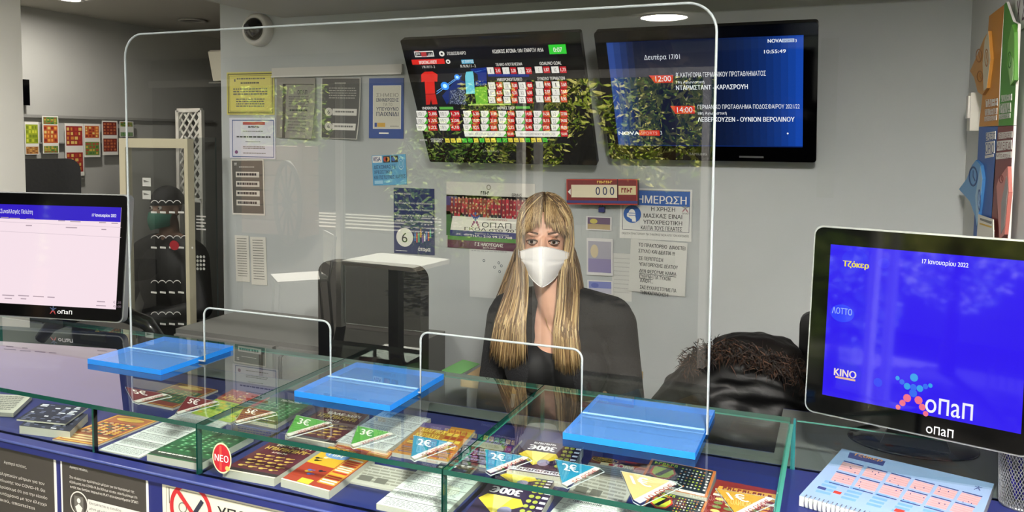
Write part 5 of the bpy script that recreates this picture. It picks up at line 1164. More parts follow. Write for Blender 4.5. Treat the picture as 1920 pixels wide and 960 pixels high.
for i in range(4):
    for j in range(5): x0, y0 = 430 - i * 22 + j * 190, 560 + i * 24 + j * 48; pad.PL([(x0, y0), (x0 + 110, y0 + 28), (x0 + 100, y0 + 44), (x0 - 10, y0 + 16)], LB, 1)
pad.PL([(380, 605), (440, 622), (428, 640), (366, 622)], DB, 2); pad.PL([(500, 640), (556, 655), (540, 672), (484, 656)], mat('#c0392b', .5), 2); pad.PL([(960, 775), (1030, 792), (1010, 812), (940, 794)], mat('#c0392b', .5), 2)
u, v = pad.uv(1575, 625); logo(pad, u, v, .02, .035, 2, ('#34407e', '#34407e', '#34407e'))
rootp = pad.build('coupon_pad', None, 'thick wire bound pad of pale blue lottery coupons on the counter', 'coupon pad')
ORG[rootp.name] = Vector(rootp.location)
b = MB(); wr_ = mat('#c9cacc', .25, .8); n = 34
for i in range(n):
    u = .04 + .92 * i / (n - 1); p = pad.P(u, .985) ; q = pad.P(u, 1.0); nn = pad.N; vv = pad.V.normalized()
    b.tube([p + nn * .0015 - vv * .004, q + nn * .003 + vv * .004, q + vv * .008 - nn * .009, q + vv * .004 - nn * .02, p - nn * .0205], .0011, wr_, 5)
b.build('wire_binding', rootp)
# pen cup
pc_ = onz(1917, 838, .977); root = empty('pen_cup', (pc_.x, pc_.y, ZC), 'silver wire mesh pen cup at the right edge of the counter', 'pen cup'); ms = mat('#a9abad', .3, .8); rb = .042; hh = .12
b = MB(); b.tube([(pc_.x + rb * math.cos(a), pc_.y + rb * math.sin(a), ZC + hh) for a in [2 * math.pi * i / 40 for i in range(40)]], .0035, ms, 8, closed=True); b.build('rim', root)
b = MB(); b.lathe([(.001, 0), (rb * .9, 0), (rb * .9, .006), (.001, .006)], (pc_.x, pc_.y, ZC), ms, 32); b.build('base', root)
b = MB(); nr = 44
for sg in (1, -1):
    for i in range(nr):
        path = [(pc_.x + rb * (.9 + .1 * t) * math.cos(2 * math.pi * i / nr + sg * t * 1.4), pc_.y + rb * (.9 + .1 * t) * math.sin(2 * math.pi * i / nr + sg * t * 1.4), ZC + .004 + (hh - .004) * t) for t in [k / 8 for k in range(9)]]
        b.tube(path, .0009, ms, 4, cap=False)
b.build('mesh', root)
bp_ = mat('#2418b0', .3, coat=.3)
for k, (dx, dy, lx, ly, hz, wh) in enumerate(((-.012, .0, -.03, .012, .135, 1), (.012, -.008, .02, -.01, .15, 0), (.0, .016, .004, .03, .142, 0), (.018, .012, .03, .016, .146, 0))):
    rp = empty('pen', (pc_.x + dx, pc_.y + dy, ZC + .008), ('white capped blue pen leaning left out of the mesh cup', 'blue pen at the front of the mesh cup', 'blue pen at the back of the mesh cup', 'blue pen leaning right in the mesh cup')[k], 'pen', 'pens in the mesh cup')
    A = Vector((pc_.x + dx * .5, pc_.y + dy * .5, ZC + .012)); B_ = Vector((pc_.x + lx, pc_.y + ly, ZC + hz)); M1 = A.lerp(B_, .8)
    b = MB(); b.tube([A, M1], .0042, bp_, 10); b.build('barrel', rp); b = MB(); b.tube([M1, B_, B_ + (B_ - A) * .01], [.0058, .0058, .003], WHITE if wh else bp_, 10); b.build('cap', rp)

# ------------------------------------------------------------------ behind the counter
root = empty('side_table', (-.98, 2.62, 0), 'pale wood table behind the seated woman', 'table'); wd = mat('#c9ab7a', .5, noise=.12, nscale=12)
b = MB(); b.prism(rrect(.58, .36, .01), (-.93, 2.68, .72), (1, 0, 0), (0, 1, 0), (0, 0, 1), 0, .025, wd); b.build('tabletop', root)
for sx in (-1, 1):
    for sy in (-1, 1): b = MB(); b.box((-.93 + sx * .25 - .02, 2.68 + sy * .14 - .02, 0), (-.93 + sx * .25 + .02, 2.68 + sy * .14 + .02, .72), mat('#8a8a8a', .4)); b.build('leg', root)
q = onz(850, 686, .747); b = quad_z((868, 674), (900, 682), (828, 694), .747, False); b.slab(.0015, mat('#7cc070', .5)); b.build('paper_sheet', None, 'green paper sheet on the pale wood table', 'paper')
q = onz(1160, 722, .745); b = MB(); b.lathe([(.001, 0), (.04, 0), (.042, .012), (.038, .02), (.001, .021)], q, mat('#2c4aa8', .4), 28); b.build('tape_roll', None, 'round blue lid on the pale wood table', 'lid')
pL, pR = ony(602, 500, 2.45), ony(794, 500, 2.45)
def highchair():
    cx = (pL.x + pR.x) / 2; w = pR.x - pL.x; root = empty('office_chair', (cx, 2.55, 0), 'black high backed office chair behind the counter', 'chair'); bk = mat('#0b0b0d', .4, noise=.2, nscale=50)
    h0, h1 = .56, 1.145; b = MB(); n = 16
    pts = rrect(w, h1 - h0, .05, 6, 0, (h0 + h1) / 2)
    b.prism(pts, (cx, 2.46, 0), (1, 0, 0), (0, 0, 1), (0, -1, 0), -.03, .03, bk); b.build('backrest', root)
    b = MB(); b.tube([(cx, 2.5, .8), (cx, 2.54, .5), (cx, 2.4, .43), (cx, 2.25, .43)], .025, bk); b.build('back_support', root)
    b = MB(); b.prism(rrect(w * 1.05, .46, .1), (cx, 2.23, .45), (1, 0, 0), (0, 1, 0), (0, 0, 1), 0, .08, bk); b.build('seat', root)
    b = MB(); b.tube([(cx, 2.23, .45), (cx, 2.23, .08)], .028, BLACK); b.build('gas_column', root)
    for k in range(5): a = 2 * math.pi * k / 5; b = MB(); e_ = Vector((cx + .26 * math.cos(a), 2.23 + .2 * math.sin(a), .06)); b.tube([(cx, 2.23, .09), e_], [.025, .016], BLACK); b.ball(e_ - Vector((0, 0, .03)), .028, BLACK, 10, 8); b.build('leg', root)
highchair()
# chair with a black puffer coat thrown over it
cx, cyy = -.24, 2.62
root = empty('office_chair', (cx, cyy, 0), 'black office chair hidden under the puffer coat', 'chair'); bk = mat('#0d0d0f', .5)
q = ony(1503, 586, 2.66); b = MB(); b.prism(rrect(.2, .5, .04, 5, 0, .25), (q.x + .095, 2.68, .60), (1, 0, 0), (0, 0, 1), (0, -1, 0), -.02, .02, bk); 
for v in b.v: v.z = .60 + (v.z - .60) * ((q.z - .6) / .5)
b.build('backrest', root)
b = MB(); b.prism(rrect(.46, .44, .1), (cx, 2.5, .43), (1, 0, 0), (0, 1, 0), (0, 0, 1), 0, .07, bk); b.build('seat', root)
b = MB(); b.tube([(cx, 2.5, .43), (cx, 2.5, .08)], .028, BLACK); b.build('gas_column', root)
for k in range(5): a = 2 * math.pi * k / 5; b = MB(); e_ = Vector((cx + .25 * math.cos(a), 2.5 + .25 * math.sin(a), .06)); b.tube([(cx, 2.5, .09), e_], [.025, .016], BLACK); b.ball(e_ - Vector((0, 0, .03)), .028, BLACK, 10, 8); b.build('leg', root)
root = empty('puffer_coat', (cx, 2.5, .5), 'shiny black puffer coat with brown fur trim heaped on a chair', 'coat')
def coat():
    nu, nv = 72, 44; vs = []
    for j in range(nv + 1):
        t = j / nv                      # 0 top .. 1 hem
        for i in range(nu):
            a = 2 * math.pi * i / nu
            rx = .185 * (math.sin(min(1, t * 2.6) * math.pi / 2) ** .75) + .06 * t; ry = .12 * (math.sin(min(1, t * 3) * math.pi / 2) ** .8) + .04 * t
            d = Vector((math.cos(a), math.sin(a), t * 2.2))
            k = 1 + .16 * mnoise.noise(d * 2.1 + Vector((5, 1, 2))) + .10 * mnoise.noise(Vector((math.cos(a) * 2.4, math.sin(a) * 2.4, t * 7)))
            puff = .012 * abs(math.sin(t * 22 + 2.2 * mnoise.noise(d * 1.6) * 2))
            x = cx - .01 - .05 * t + (rx * k + puff) * math.cos(a); y = 2.5 + (ry * k + puff) * math.sin(a)
            z = 1.005 - .48 * t ** 1.1 - .05 * abs(math.cos(a)) ** 2 * (1 - t) + .012 * mnoise.noise(d * 4)
            if math.cos(a) < 0: x -= .07 * t * abs(math.cos(a))
            vs.append(Vector((x, y, z)))
    fs = [(j * nu + i, (j + 1) * nu + i, (j + 1) * nu + (i + 1) % nu, j * nu + (i + 1) % nu) for j in range(nv) for i in range(nu)]; fs.append(tuple(range(nu)))
    b = MB(); b.mesh(vs, fs, mat('#050506', .5, spec=.3, bump=.25, nscale=28)); b.build('shell', root)
    f = MB(); rn = random.Random(9); fm_ = [mat(q, .7) for q in ('#2c1c14', '#1a120e', '#4a3020', '#0e0b0a')]
    sp = [(-.165, 2.42, .905), (-.13, 2.40, .955), (-.06, 2.385, .985), (.02, 2.38, .975), (.09, 2.39, .955), (.15, 2.40, .945), (.18, 2.42, .90)]
    spl = []
    for i in range(len(sp) - 1):
        for t in [k / 10 for k in range(10)]: spl.append(Vector((cx, 0, 0)) + Vector(sp[i]).lerp(Vector(sp[i + 1]), t))
    for i in range(2200):
        p = rn.choice(spl) + Vector((rn.gauss(0, .012), rn.gauss(0, .012), rn.gauss(0, .014))); d = Vector((rn.gauss(0, 1), rn.gauss(-.6, .8), rn.gauss(.1, 1))).normalized(); L = rn.uniform(.018, .04); s_ = d.orthogonal().normalized() * .0016
        m1 = p + d * L * .6 + Vector((0, 0, -.004)); f.face([p - s_, p + s_, m1 + s_ * .7, m1 - s_ * .7], rn.choice(fm_)); f.face([m1 - s_ * .7, m1 + s_ * .7, p + d * L + Vector((0, 0, -.012))], rn.choice(fm_))
    f.build('fur_trim', root)
    hd = MB(); nu2, nv2 = 40, 16; vs = []
    for j in range(nv2 + 1):
        for i in range(nu2):
            a = 2 * math.pi * i / nu2; t = math.pi * j / nv2; p = Vector((math.sin(t) * math.cos(a), math.sin(t) * math.sin(a), math.cos(t)))
            k = 1 + .12 * mnoise.noise(p * 3); vs.append(Vector((cx + .03 + .13 * k * p.x, 2.49 + .085 * k * p.y, .965 + .05 * k * p.z)))
    hd.mesh(vs, [(j * nu2 + i, (j + 1) * nu2 + i, (j + 1) * nu2 + (i + 1) % nu2, j * nu2 + (i + 1) % nu2) for j in range(nv2) for i in range(nu2)], mat('#0e0a08', .5, spec=.3, bump=.3, nscale=40)); hd.build('hood', root)
coat()

# ------------------------------------------------------------------ people
def capsule(mb, p, q, r0, r1, m, n=18):
    p, q = Vector(p), Vector(q); d = q - p; L = d.length; qt = d.to_track_quat('Z', 'Y'); prof = []
    for k in range(6): a = math.pi / 2 * k / 5; prof.append((max(r0 * math.sin(a), .0005), -r0 * math.cos(a)))
    for k in range(6): a = math.pi / 2 * k / 5; prof.append((max(r1 * math.cos(a), .0005), L + r1 * math.sin(a)))
    mb.lathe(prof, p, m, n, axis=d)
def fused(mb, voxel, smooth_it, name, mats, parent, assign=None, org=None):
    """one continuous skin grown over the overlapping volumes"""
    me = bpy.data.meshes.new('tmp'); o0 = ORG[parent.name]
    me.from_pydata([tuple(v - o0) for v in mb.v], [], mb.f); o = bpy.data.objects.new(name, me); col.objects.link(o)
    r = o.modifiers.new('r', 'REMESH'); r.mode = 'VOXEL'; r.voxel_size = voxel; r.use_smooth_shade = True
    s = o.modifiers.new('s', 'SMOOTH'); s.factor = .5; s.iterations = smooth_it
    dg = bpy.context.evaluated_depsgraph_get(); dg.update()
    nm = bpy.data.meshes.new_from_object(o.evaluated_get(dg)); o.modifiers.clear(); o.data = nm; nm.name = name
    nm.materials.clear()
    for m in mats: nm.materials.append(m)
    mi = []
    for p in nm.polygons:
        p.use_smooth = True
        c = p.center + o0
        mi.append(assign(c, p.normal) if assign else 0)
    if any(k < 0 for k in mi):
        import bmesh
        bm = bmesh.new(); bm.from_mesh(nm); bm.faces.ensure_lookup_table(); bmesh.ops.delete(bm, geom=[bm.faces[i] for i, k in enumerate(mi) if k < 0], context='FACES')
        for it in range(10):
            mv = {}
            for v in bm.verts:
                nb = [e.other_vert(v) for e in v.link_edges if e.is_boundary]
                if len(nb) == 2: mv[v] = v.co * .4 + (nb[0].co + nb[1].co) * .3
            for v, q in mv.items(): v.co = q
        bm.to_mesh(nm); bm.free()
    else: nm.polygons.foreach_set('material_index', mi)
    bpy.data.meshes.remove(me); o.parent = parent; ORG[o.name] = o0
    return o
SKIN = mat('#d0a088', .5, noise=.05, nscale=30); SKIN2 = mat('#c08a74', .5)
EYE = ony(1018, 456, 2.17); EYE.y = 2.17
HY = math.radians(17)
HM = Matrix.Translation(EYE + Vector((-.086 * math.sin(HY), .086 * math.cos(HY), 0))) @ Matrix.Rotation(HY, 4, 'Z') @ Matrix.Rotation(math.radians(-1.5), 4, 'X')   # head frame: origin between the ears at eye height, face along -Y
H = lambda x, y, z: HM @ Vector((x, y, z))
H3 = HM.to_3x3()
woman = empty('person', (EYE.x, 2.3, 0), 'woman with long blonde hair, white face mask and black cardigan behind the shield', 'person')
dm = SKIN
B = MB()
B.ball(H(0, .018, .032), (.074, .092, .088), dm, 24, 16, H3)          # cranium
B.ball(H(0, -.025, -.03), (.060, .062, .078), dm, 24, 16, H3)         # face
B.ball(H(0, -.045, -.085), (.042, .042, .038), dm, 20, 12, H3)        # jaw
B.ball(H(0, -.068, -.108), (.02, .018, .016), dm, 14, 10, H3)         # chin
capsule(B, H(0, -.083, .006), H(0, -.104, -.036), .009, .012, dm, 12)  # nose
for s_ in (-1, 1):
    B.ball(H(s_ * .032, -.058, -.038), (.02, .018, .016), dm, 14, 10, H3)   # cheek
    B.ball(H(s_ * .030, -.078, .024), (.02, .010, .008), dm, 14, 10, H3)    # brow
    B.ball(H(s_ * .076, .01, -.015), (.008, .018, .03), dm, 14, 10, H3)     # ear
capsule(B, H(-.012, -.082, -.07), H(.012, -.082, -.07), .008, .008, dm, 10)
NK = H(0, .03, -.12); NB_ = Vector((EYE.x + .012, 2.29, EYE.z - .20))
capsule(B, H(0, .022, -.06), NB_ + Vector((0, -.02, -.02)), .050, .056, dm)
SZ = EYE.z - .235; BX = EYE.x + .012
bodyR = Matrix.Rotation(math.radians(8), 3, 'Z')
S = lambda x, y, z: Vector((BX, 2.30, 0)) + bodyR @ Vector((x, y, 0)) + Vector((0, 0, z))
def torso(mb, g, m):
    mb.ball(S(0, .0, SZ - .02), (.135 + g, .075 + g, .065 + g), m, 24, 14, bodyR)
    for s_ in (-1, 1):
        capsule(mb, S(s_ * .03, 0, SZ + .035), S(s_ * .155, .005, SZ - .005), .045 + g, .055 + g, m)
        mb.ball(S(s_ * .07, -.075, SZ - .15), (.072 + g, .06 + g, .07 + g), m, 20, 14, bodyR)
    mb.ball(S(0, -.005, SZ - .13), (.15 + g, .095 + g, .16 + g), m, 28, 18, bodyR)
    mb.ball(S(0, .0, SZ - .30), (.128 + g, .09 + g, .16 + g), m, 28, 18, bodyR)
    mb.ball(S(0, .0, SZ - .47), (.165 + g, .115 + g, .11 + g), m, 28, 18, bodyR)
ARM = {}
for s_ in (-1, 1):
    ARM[s_] = (S(s_ * .172, .005, SZ - .02), S(s_ * .215, -.0, SZ - .30), S(s_ * .10, -.20, SZ - .44))
def arms(mb, g, m, upto=1.0):
    for s_ in (-1, 1):
        a, e_, w_ = ARM[s_]; capsule(mb, a, e_, .050 + g, .040 + g, m); capsule(mb, e_, e_.lerp(w_, upto), .040 + g, .028 + g * .8, m)
torso(B, 0, dm); arms(B, 0, dm)
for s_ in (-1, 1):          # hands folded towards each other on the lap
    w_ = ARM[s_][2]; fw_ = (S(0, -.26, SZ - .46) - w_).normalized(); sd = fw_.cross(Vector((0, 0, 1))).normalized(); pc = w_ + fw_ * .05
    capsule(B, w_, w_ + fw_ * .04, .025, .028, dm, 12); B.ball(pc + fw_ * .01, (.036, .036, .018), dm, 14, 10)
    for k, (o_, L) in enumerate(((-.027, .06), (-.009, .07), (.009, .066), (.027, .052))):
        p0 = pc + sd * o_ + fw_ * .03; p1 = p0 + fw_ * L * .5 - Vector((0, 0, .008)); p2 = p1 + fw_ * L * .4 - Vector((0, 0, .022)); capsule(B, p0, p1, .0085, .008, dm, 8); capsule(B, p1, p2, .008, .0068, dm, 8)
    t0 = pc - sd * s_ * .03 - fw_ * .01; capsule(B, t0, t0 - sd * s_ * .02 + fw_ * .03, .0095, .009, dm, 8); capsule(B, t0 - sd * s_ * .02 + fw_ * .03, t0 - sd * s_ * .015 + fw_ * .055, .009, .0075, dm, 8)
HIP = SZ - .52; LEG = {}
for s_ in (-1, 1):
    LEG[s_] = (S(s_ * .09, .0, HIP), S(s_ * .10, -.24, HIP - .02), S(s_ * .10, -.16, .08)); a, k_, f_ = LEG[s_]
    capsule(B, a, k_, .085, .060, dm); capsule(B, k_, f_, .056, .038, dm); capsule(B, f_ + Vector((0, .02, -.03)), f_ + Vector((0, -.13, -.045)), .032, .028, dm)
body = fused(B, .005, 4, 'body', [SKIN], woman)
# top and trousers
def rel(c): return bodyR.inverted() @ Vector((c.x - BX, c.y - 2.30, 0))
def cut_top(c, n):
    r_ = rel(c); x, y = r_.x, r_.y
    if y < .02:
        lim = SZ - .098 + 7.0 * (x * x)
        if abs(x) < .13 and c.z > lim: return -1
    else:
        if abs(x) < .07 and c.z > SZ + .02: return -1
    if c.z > SZ + .055: return -1
    return 0
tp_ = MB(); torso(tp_, .006, dm); fused(tp_, .007, 3, 'top', [mat('#08080a', .7)], woman, cut_top)
cg = MB(); torso(cg, .015, dm); arms(cg, .013, dm, .92)
def cut_card(c, n):
    r_ = rel(c); x, y = r_.x, r_.y
    if y < .03:
        w_ = .060 + max(0, (SZ - .1 - c.z)) * .12
        if abs(x) < w_: return -1
    if y >= .03 and abs(x) < .075 and c.z > SZ + .03: return -1
    if c.z > SZ + .085: return -1
    return 0
cgo = fused(cg, .007, 3, 'cardigan', [mat('#101013', .85, bump=.3, nscale=160)], woman, cut_card)
tr_ = MB()
tr_.ball(S(0, .0, SZ - .50), (.175, .125, .11), dm, 28, 18, bodyR)
for s_ in (-1, 1): a, k_, f_ = LEG[s_]; capsule(tr_, a, k_, .094, .068, dm); capsule(tr_, k_, f_ + Vector((0, 0, .04)), .064, .052, dm)
fused(tr_, .009, 3, 'trousers', [mat('#1b1d24', .8)], woman)
for s_ in (-1, 1):
    f_ = LEG[s_][2]; b = MB(); capsule(b, f_ + Vector((0, .02, -.038)), f_ + Vector((0, -.14, -.045)), .04, .035, BLACK); b.build('shoe', woman)
# eyes
for s_ in (-1, 1):
    b = MB(); ec = H(s_ * .0325, -.0745, .001); b.ball(ec, .0118, mat('#b8aea8', .2), 18, 12, H3); 
    d = H3 @ Vector((-.06, -1, .02)).normalized(); b.ball(ec + d * .0075, (.0066, .0052, .0066), mat('#3a2a1e', .15), 14, 10, H3); b.ball(ec + d * .0105, (.0032, .0034, .0032), mat('#060606', .1), 12, 8, H3)
    eye = b.build('eye', woman)
    b = MB(); b.ball(ec, .0128, mat('#a8785e', .5), 24, 20, H3); inv = H3.inverted(); kp = [i for i, f in enumerate(b.f) if (lambda q: q.z > .0034 + .0012 * (abs(q.x) / .012) ** 2 or q.z < -.0062)(inv @ (sum((b.v[k] for k in f), Vector()) / len(f) - ec))]
    b.f = [b.f[i] for i in kp]; b.m = [b.m[i] for i in kp]; b.sm = [b.sm[i] for i in kp]; b.build('eyelid', woman)
    lid = MB(); dkl = mat('#2a1a14', .6)
    up = [H(s_ * .0325 + .0165 * math.cos(t), -.0885 + .006 * abs(math.cos(t)) ** 2, .001 + .0062 * math.sin(t)) for t in [math.pi * k / 10 for k in range(11)]]
    lid.tube(up, [.0012, .0018, .0022, .0025, .0026, .0026, .0026, .0025, .0022, .0018, .0012], dkl, 6)
    lo = [H(s_ * .0325 + .0155 * math.cos(t), -.0875 + .005 * abs(math.cos(t)) ** 2, .0 - .0065 * math.sin(t)) for t in [math.pi * k / 10 for k in range(11)]]; lid.tube(lo, .0011, mat('#5a3a2e', .6), 6)
    for k in range(11):
        t = math.pi * (.08 + .84 * k / 10); p = H(s_ * .0325 + .0165 * math.cos(t), -.0885 + .006 * abs(math.cos(t)) ** 2, .001 + .0062 * math.sin(t)); lid.tube([p, p + H3 @ Vector((.004 * math.cos(t), -.005, .006))], [.0006, .0002], dkl, 4)
    lid.build('eyelashes', woman)
    br = MB(); br.tube([H(s_ * (.014 + .034 * t), -.0885 + .012 * t * t, .0245 + .0042 * math.sin(t * 2.7)) for t in [k / 8 for k in range(9)]], [.0022, .0028, .003, .003, .0028, .0025, .002, .0015, .0008], mat('#4a3020', .8), 6); br.build('eyebrow', woman)
# respirator mask: two panels meeting in an upright ridge
mk = MB(); nu, nv = 28, 18; vs = []
for j in range(nv + 1):
    v = j / nv
    for i in range(nu + 1):
        u = -1 + 2 * i / nu; a = abs(u)
        topz = -.010 - .026 * a ** 1.5; botz = -.128 + .034 * a ** 1.3 + .020 * a ** 4
        z = topz + (botz - topz) * v
        hw = .075 * (1 - .24 * max(0, v - .45) / .55 * 1.0)
        bul = .020 * math.sin(math.pi * min(1, v * .9 + .1)) + .010
        yc = -.098 - bul                     # ridge
        ys = -.030
        y = ys + (yc - ys) * (1 - a ** 1.35)
        y += .006 * math.exp(-((v - .34 - .12 * a) / .035) ** 2) * min(1, a * 4)
        x = u * hw
        vs.append(H(x, y, z))
fs = [(j * (nu + 1) + i, (j + 1) * (nu + 1) + i, (j + 1) * (nu + 1) + i + 1, j * (nu + 1) + i + 1) for j in range(nv) for i in range(nu)]
mk.mesh(vs, fs, mat('#eeeae8', .75, bump=.05, nscale=200)); 
rid = [vs[j * (nu + 1) + nu // 2] + H3 @ Vector((0, -.0012, 0)) for j in range(nv + 1)]; mk.tube(rid, .0016, mat('#f2efec', .7), 6)
edge = [vs[i] for i in range(nu + 1)]; mk.tube(edge, .0014, mat('#e2dedc', .7), 6); edge = [vs[nv * (nu + 1) + i] for i in range(nu + 1)]; mk.tube(edge, .0014, mat('#e2dedc', .7), 6)
MASKO = mk.build('face_mask', woman, 'white folded respirator with centre ridge')
for s_ in (-1, 1):
    i_ = nu if s_ > 0 else 0; lp = MB(); a_, b2 = vs[4 * (nu + 1) + i_], vs[12 * (nu + 1) + i_]; lp.tube([a_, H(s_ * .079, -.005, .005), H(s_ * .084, .025, -.01), H(s_ * .08, .015, -.04), b2], .0016, WHITE, 6); lp.build('ear_loop', MASKO)
# small necklace pendant
b = MB(); b.tube([S(-.045, -.055, SZ + .03), S(-.02, -.092, SZ - .02), S(0, -.1, SZ - .045), S(.02, -.092, SZ - .02), S(.045, -.055, SZ + .03)], .0009, mat('#c9a85a', .3, .8), 5); b.build('necklace', woman)
# long straight hair
hair = MB(); rn = random.Random(21)
hm = [mat(q, .42, spec=.45) for q in ('#7d6242', '#a5875c', '#bfa274', '#5f4830', '#8f7250', '#cdb486')]; rootm = [mat(q, .5) for q in ('#4c3826', '#5c462e', '#6e5638')]
# cap under the strands
nu, nv = 36, 16; cap = []
for j in range(nv + 1):
    t = math.pi * .62 * j / nv
    for i in range(nu):
        a = 2 * math.pi * i / nu; p = Vector((math.sin(t) * math.cos(a), math.sin(t) * math.sin(a), math.cos(t))); cap.append(H(.079 * p.x, .022 + .097 * p.y, .034 + .094 * p.z))
cf = []
for j in range(nv):
    for i in range(nu):
        a = 2 * math.pi * (i + .5) / nu; t = math.pi * .62 * (j + .5) / nv; 
        if math.sin(a) < -.25 and t > 1.0: continue
        cf.append((j * nu + i, (j + 1) * nu + i, (j + 1) * nu + (i + 1) % nu, j * nu + (i + 1) % nu))
hair.mesh(cap, cf, rootm[1])
def scalp(theta, phi):   # phi from the crown down, theta round the head (0 = right ear side, 90 = back)
    p = Vector((math.sin(phi) * math.cos(theta), math.sin(phi) * math.sin(theta), math.cos(phi))); return Vector((.080 * p.x, .022 + .098 * p.y, .034 + .095 * p.z))
def strand(path, r, m, root=None, cut=4):
    k = len(path); rr = [r * .6] + [r] * (k - 4) + [r * .8, r * .5, r * .12]
    if root: hair.tube(path[:cut + 1], rr[:cut + 1], root, 4, cap=False); hair.tube(path[cut:], rr[cut:], m, 4)
    else: hair.tube(path, rr, m, 4)
def fall(side, g, zend, lay):
    """a lock from the parting over the side of the head to its tip: g = 0 along the face .. 1 outer edge"""
    phi0 = rn.uniform(.04, .4); th1 = math.radians(-34 + 105 * g + rn.uniform(-6, 6)); th0 = math.radians(-75 + 160 * rn.random())
    if side < 0: th1 = math.pi - th1; th0 = math.pi - th0
    pts = []
    for k in range(7):
        t = k / 6; phi = phi0 + (1.60 - phi0) * t; q = scalp(th0 + (th1 - th0) * t, phi) * (1.02 + lay); q.z += .004; pts.append(q)
    last = pts[-1]; jx = rn.uniform(-.006, .006); jy = rn.uniform(-.01, .01); wv = rn.uniform(-.006, .006); ph = rn.uniform(0, 3)
    xc = side * (.052 + .046 * g) + jx; xe = side * (.050 + (.105 if side < 0 else .075) * g) + jx * 2; yc = -.05 + .07 * g + jy; ye = -.075 + .06 * g + jy
    n = 9
    for k in range(1, n + 1):
        t = k / n; z = last.z + (zend - last.z) * t; tc = min(1, t / .42); td = max(0, (t - .42) / .58)
        sm = tc * tc * (3 - 2 * tc)
        x = last.x + (xc - last.x) * sm + (xe - xc) * td + wv * math.sin(t * 4 + ph); y = last.y + (yc - last.y) * sm + (ye - yc) * td
        pts.append(Vector((x, y, z)))
    return pts
def wpath(pts, lift):
    out = []
    for p in pts:
        q = H(*p)
        if p.z < -.14:
            r_ = rel(q); a = abs(r_.x); dz = min(1, (-.14 - p.z) / .10)
            lim = -.095 - .045 * dz + max(0, a - .12) * .55 - lift
            if r_.y > lim: q += (bodyR @ Vector((0, lim - r_.y, 0))) * dz
        out.append(q)
    return out
for side in (-1, 1):
    for i in range(560):
        g = rn.random(); ze = rn.uniform(-.385, -.33) + .03 * abs(g - .5)
        strand(wpath(fall(side, g, ze, rn.uniform(0, .06)), rn.uniform(0, .016)), rn.uniform(.0012, .0026), rn.choice(hm), rn.choice(rootm) if rn.random() < .7 else None, rn.choice((2, 3, 4, 5)))
    for i in range(110):   # back of the head, hanging behind the shoulders
        P_ = [H(p.x, abs(p.y) * .5 + .06, p.z) if k > 6 else H(*p) for k, p in enumerate(fall(side, rn.uniform(.75, 1.0), rn.uniform(-.3, -.2), .01))]
        strand(P_, rn.uniform(.002, .0035), rn.choice(hm[3:5] + rootm), rn.choice(rootm))
    for i in range(40):    # crown, either side of the parting
        x0 = side * rn.uniform(-.004, .012); xe = x0 + side * rn.uniform(.006, .03); pts = []
        for k in range(9):
            t = k / 8; x = x0 + (xe - x0) * t; z = .1335 - .075 * t ** 1.6; y = .03 - .03 * t - .085 * math.sqrt(max(0, 1 - ((z - .032) / .103) ** 2)) - .003; pts.append(H(x, y, z))
        strand(pts, rn.uniform(.001, .002), rn.choice(hm), rn.choice(rootm), 3)
    for i in range(150):   # wispy fringe parted in the middle
        s0 = rn.random(); x0 = side * rn.uniform(.0, .02); xe = side * (.010 + .066 * s0 + rn.uniform(-.006, .006)); ze = .050 - .045 * s0 ** 1.5 + rn.uniform(-.012, .008)
        pts = []
        for k in range(9):
            t = k / 8; x = x0 + (xe - x0) * t ** .85; z = .130 - (.130 - ze) * t ** 1.25
            fr = max(0, 1 - (x / .085) ** 2 - ((z - .032) / .102) ** 2); y = .020 - .100 * math.sqrt(fr) - .008 * math.sin(t * math.pi * .8) - .004
            y = max(y, -.100 + .8 * abs(x) ** 1.6); pts.append(H(x, y, z))
        strand(pts, rn.uniform(.0006, .0014), rn.choice(hm), rn.choice(rootm) if rn.random() < .5 else None, 3)
hair.build('hair', woman, 'long straight blonde hair with darker roots')
# stool under her
root = empty('stool', (BX, 2.3, 0), 'low stool under the seated woman', 'stool'); zs = HIP - .095
b = MB(); b.lathe([(.001, -.05), (.16, -.05), (.17, -.03), (.165, 0), (.001, 0)], (BX, 2.32, zs), BLACK, 28); b.build('seat', root)
b = MB(); b.tube([(BX, 2.32, zs - .05), (BX, 2.32, .03)], .025, mat('#8a8a8c', .3, .8)); b.build('column', root)
b = MB(); b.lathe([(.001, 0), (.19, 0), (.18, .02), (.03, .035), (.001, .035)][::1], (BX, 2.32, 0), mat('#8a8a8c', .3, .8), 28); b.build('base', root)

# person in black standing behind the glass door
Yp = 3.55; hc = ony(311, 392, Yp); P0 = Vector((hc.x, Yp, 0)); man = empty('person', P0, 'seated person in black with green face mask behind the glass door', 'person'); zh = hc.z
Q = lambda x, y, z: P0 + Vector((x, y, zh + z))
B = MB(); B.ball(Q(0, .01, .03), (.078, .095, .095), dm); B.ball(Q(0, -.03, -.04), (.062, .06, .08), dm); capsule(B, Q(0, -.09, .0), Q(0, -.1, -.03), .01, .013, dm, 10)
for s_ in (-1, 1): B.ball(Q(s_ * .08, .01, -.01), (.009, .018, .03), dm, 12, 8)
capsule(B, Q(0, .02, -.08), Q(0, .03, -.2), .055, .06, dm)
def mtorso(mb, g):
    for s_ in (-1, 1): capsule(mb, Q(s_ * .05, .03, -.2), Q(s_ * .19, .02, -.26), .06 + g, .06 + g, dm)
    mb.ball(Q(0, .02, -.42), (.19 + g, .12 + g, .24 + g), dm, 24, 16); mb.ball(Q(0, .02, -.66), (.17 + g, .12 + g, .18 + g), dm, 24, 16)
MA = {s_: (Q(s_ * .21, .02, -.28), Q(s_ * .30, -.04, -.56), Q(s_ * .12, -.26, -.60)) for s_ in (-1, 1)}
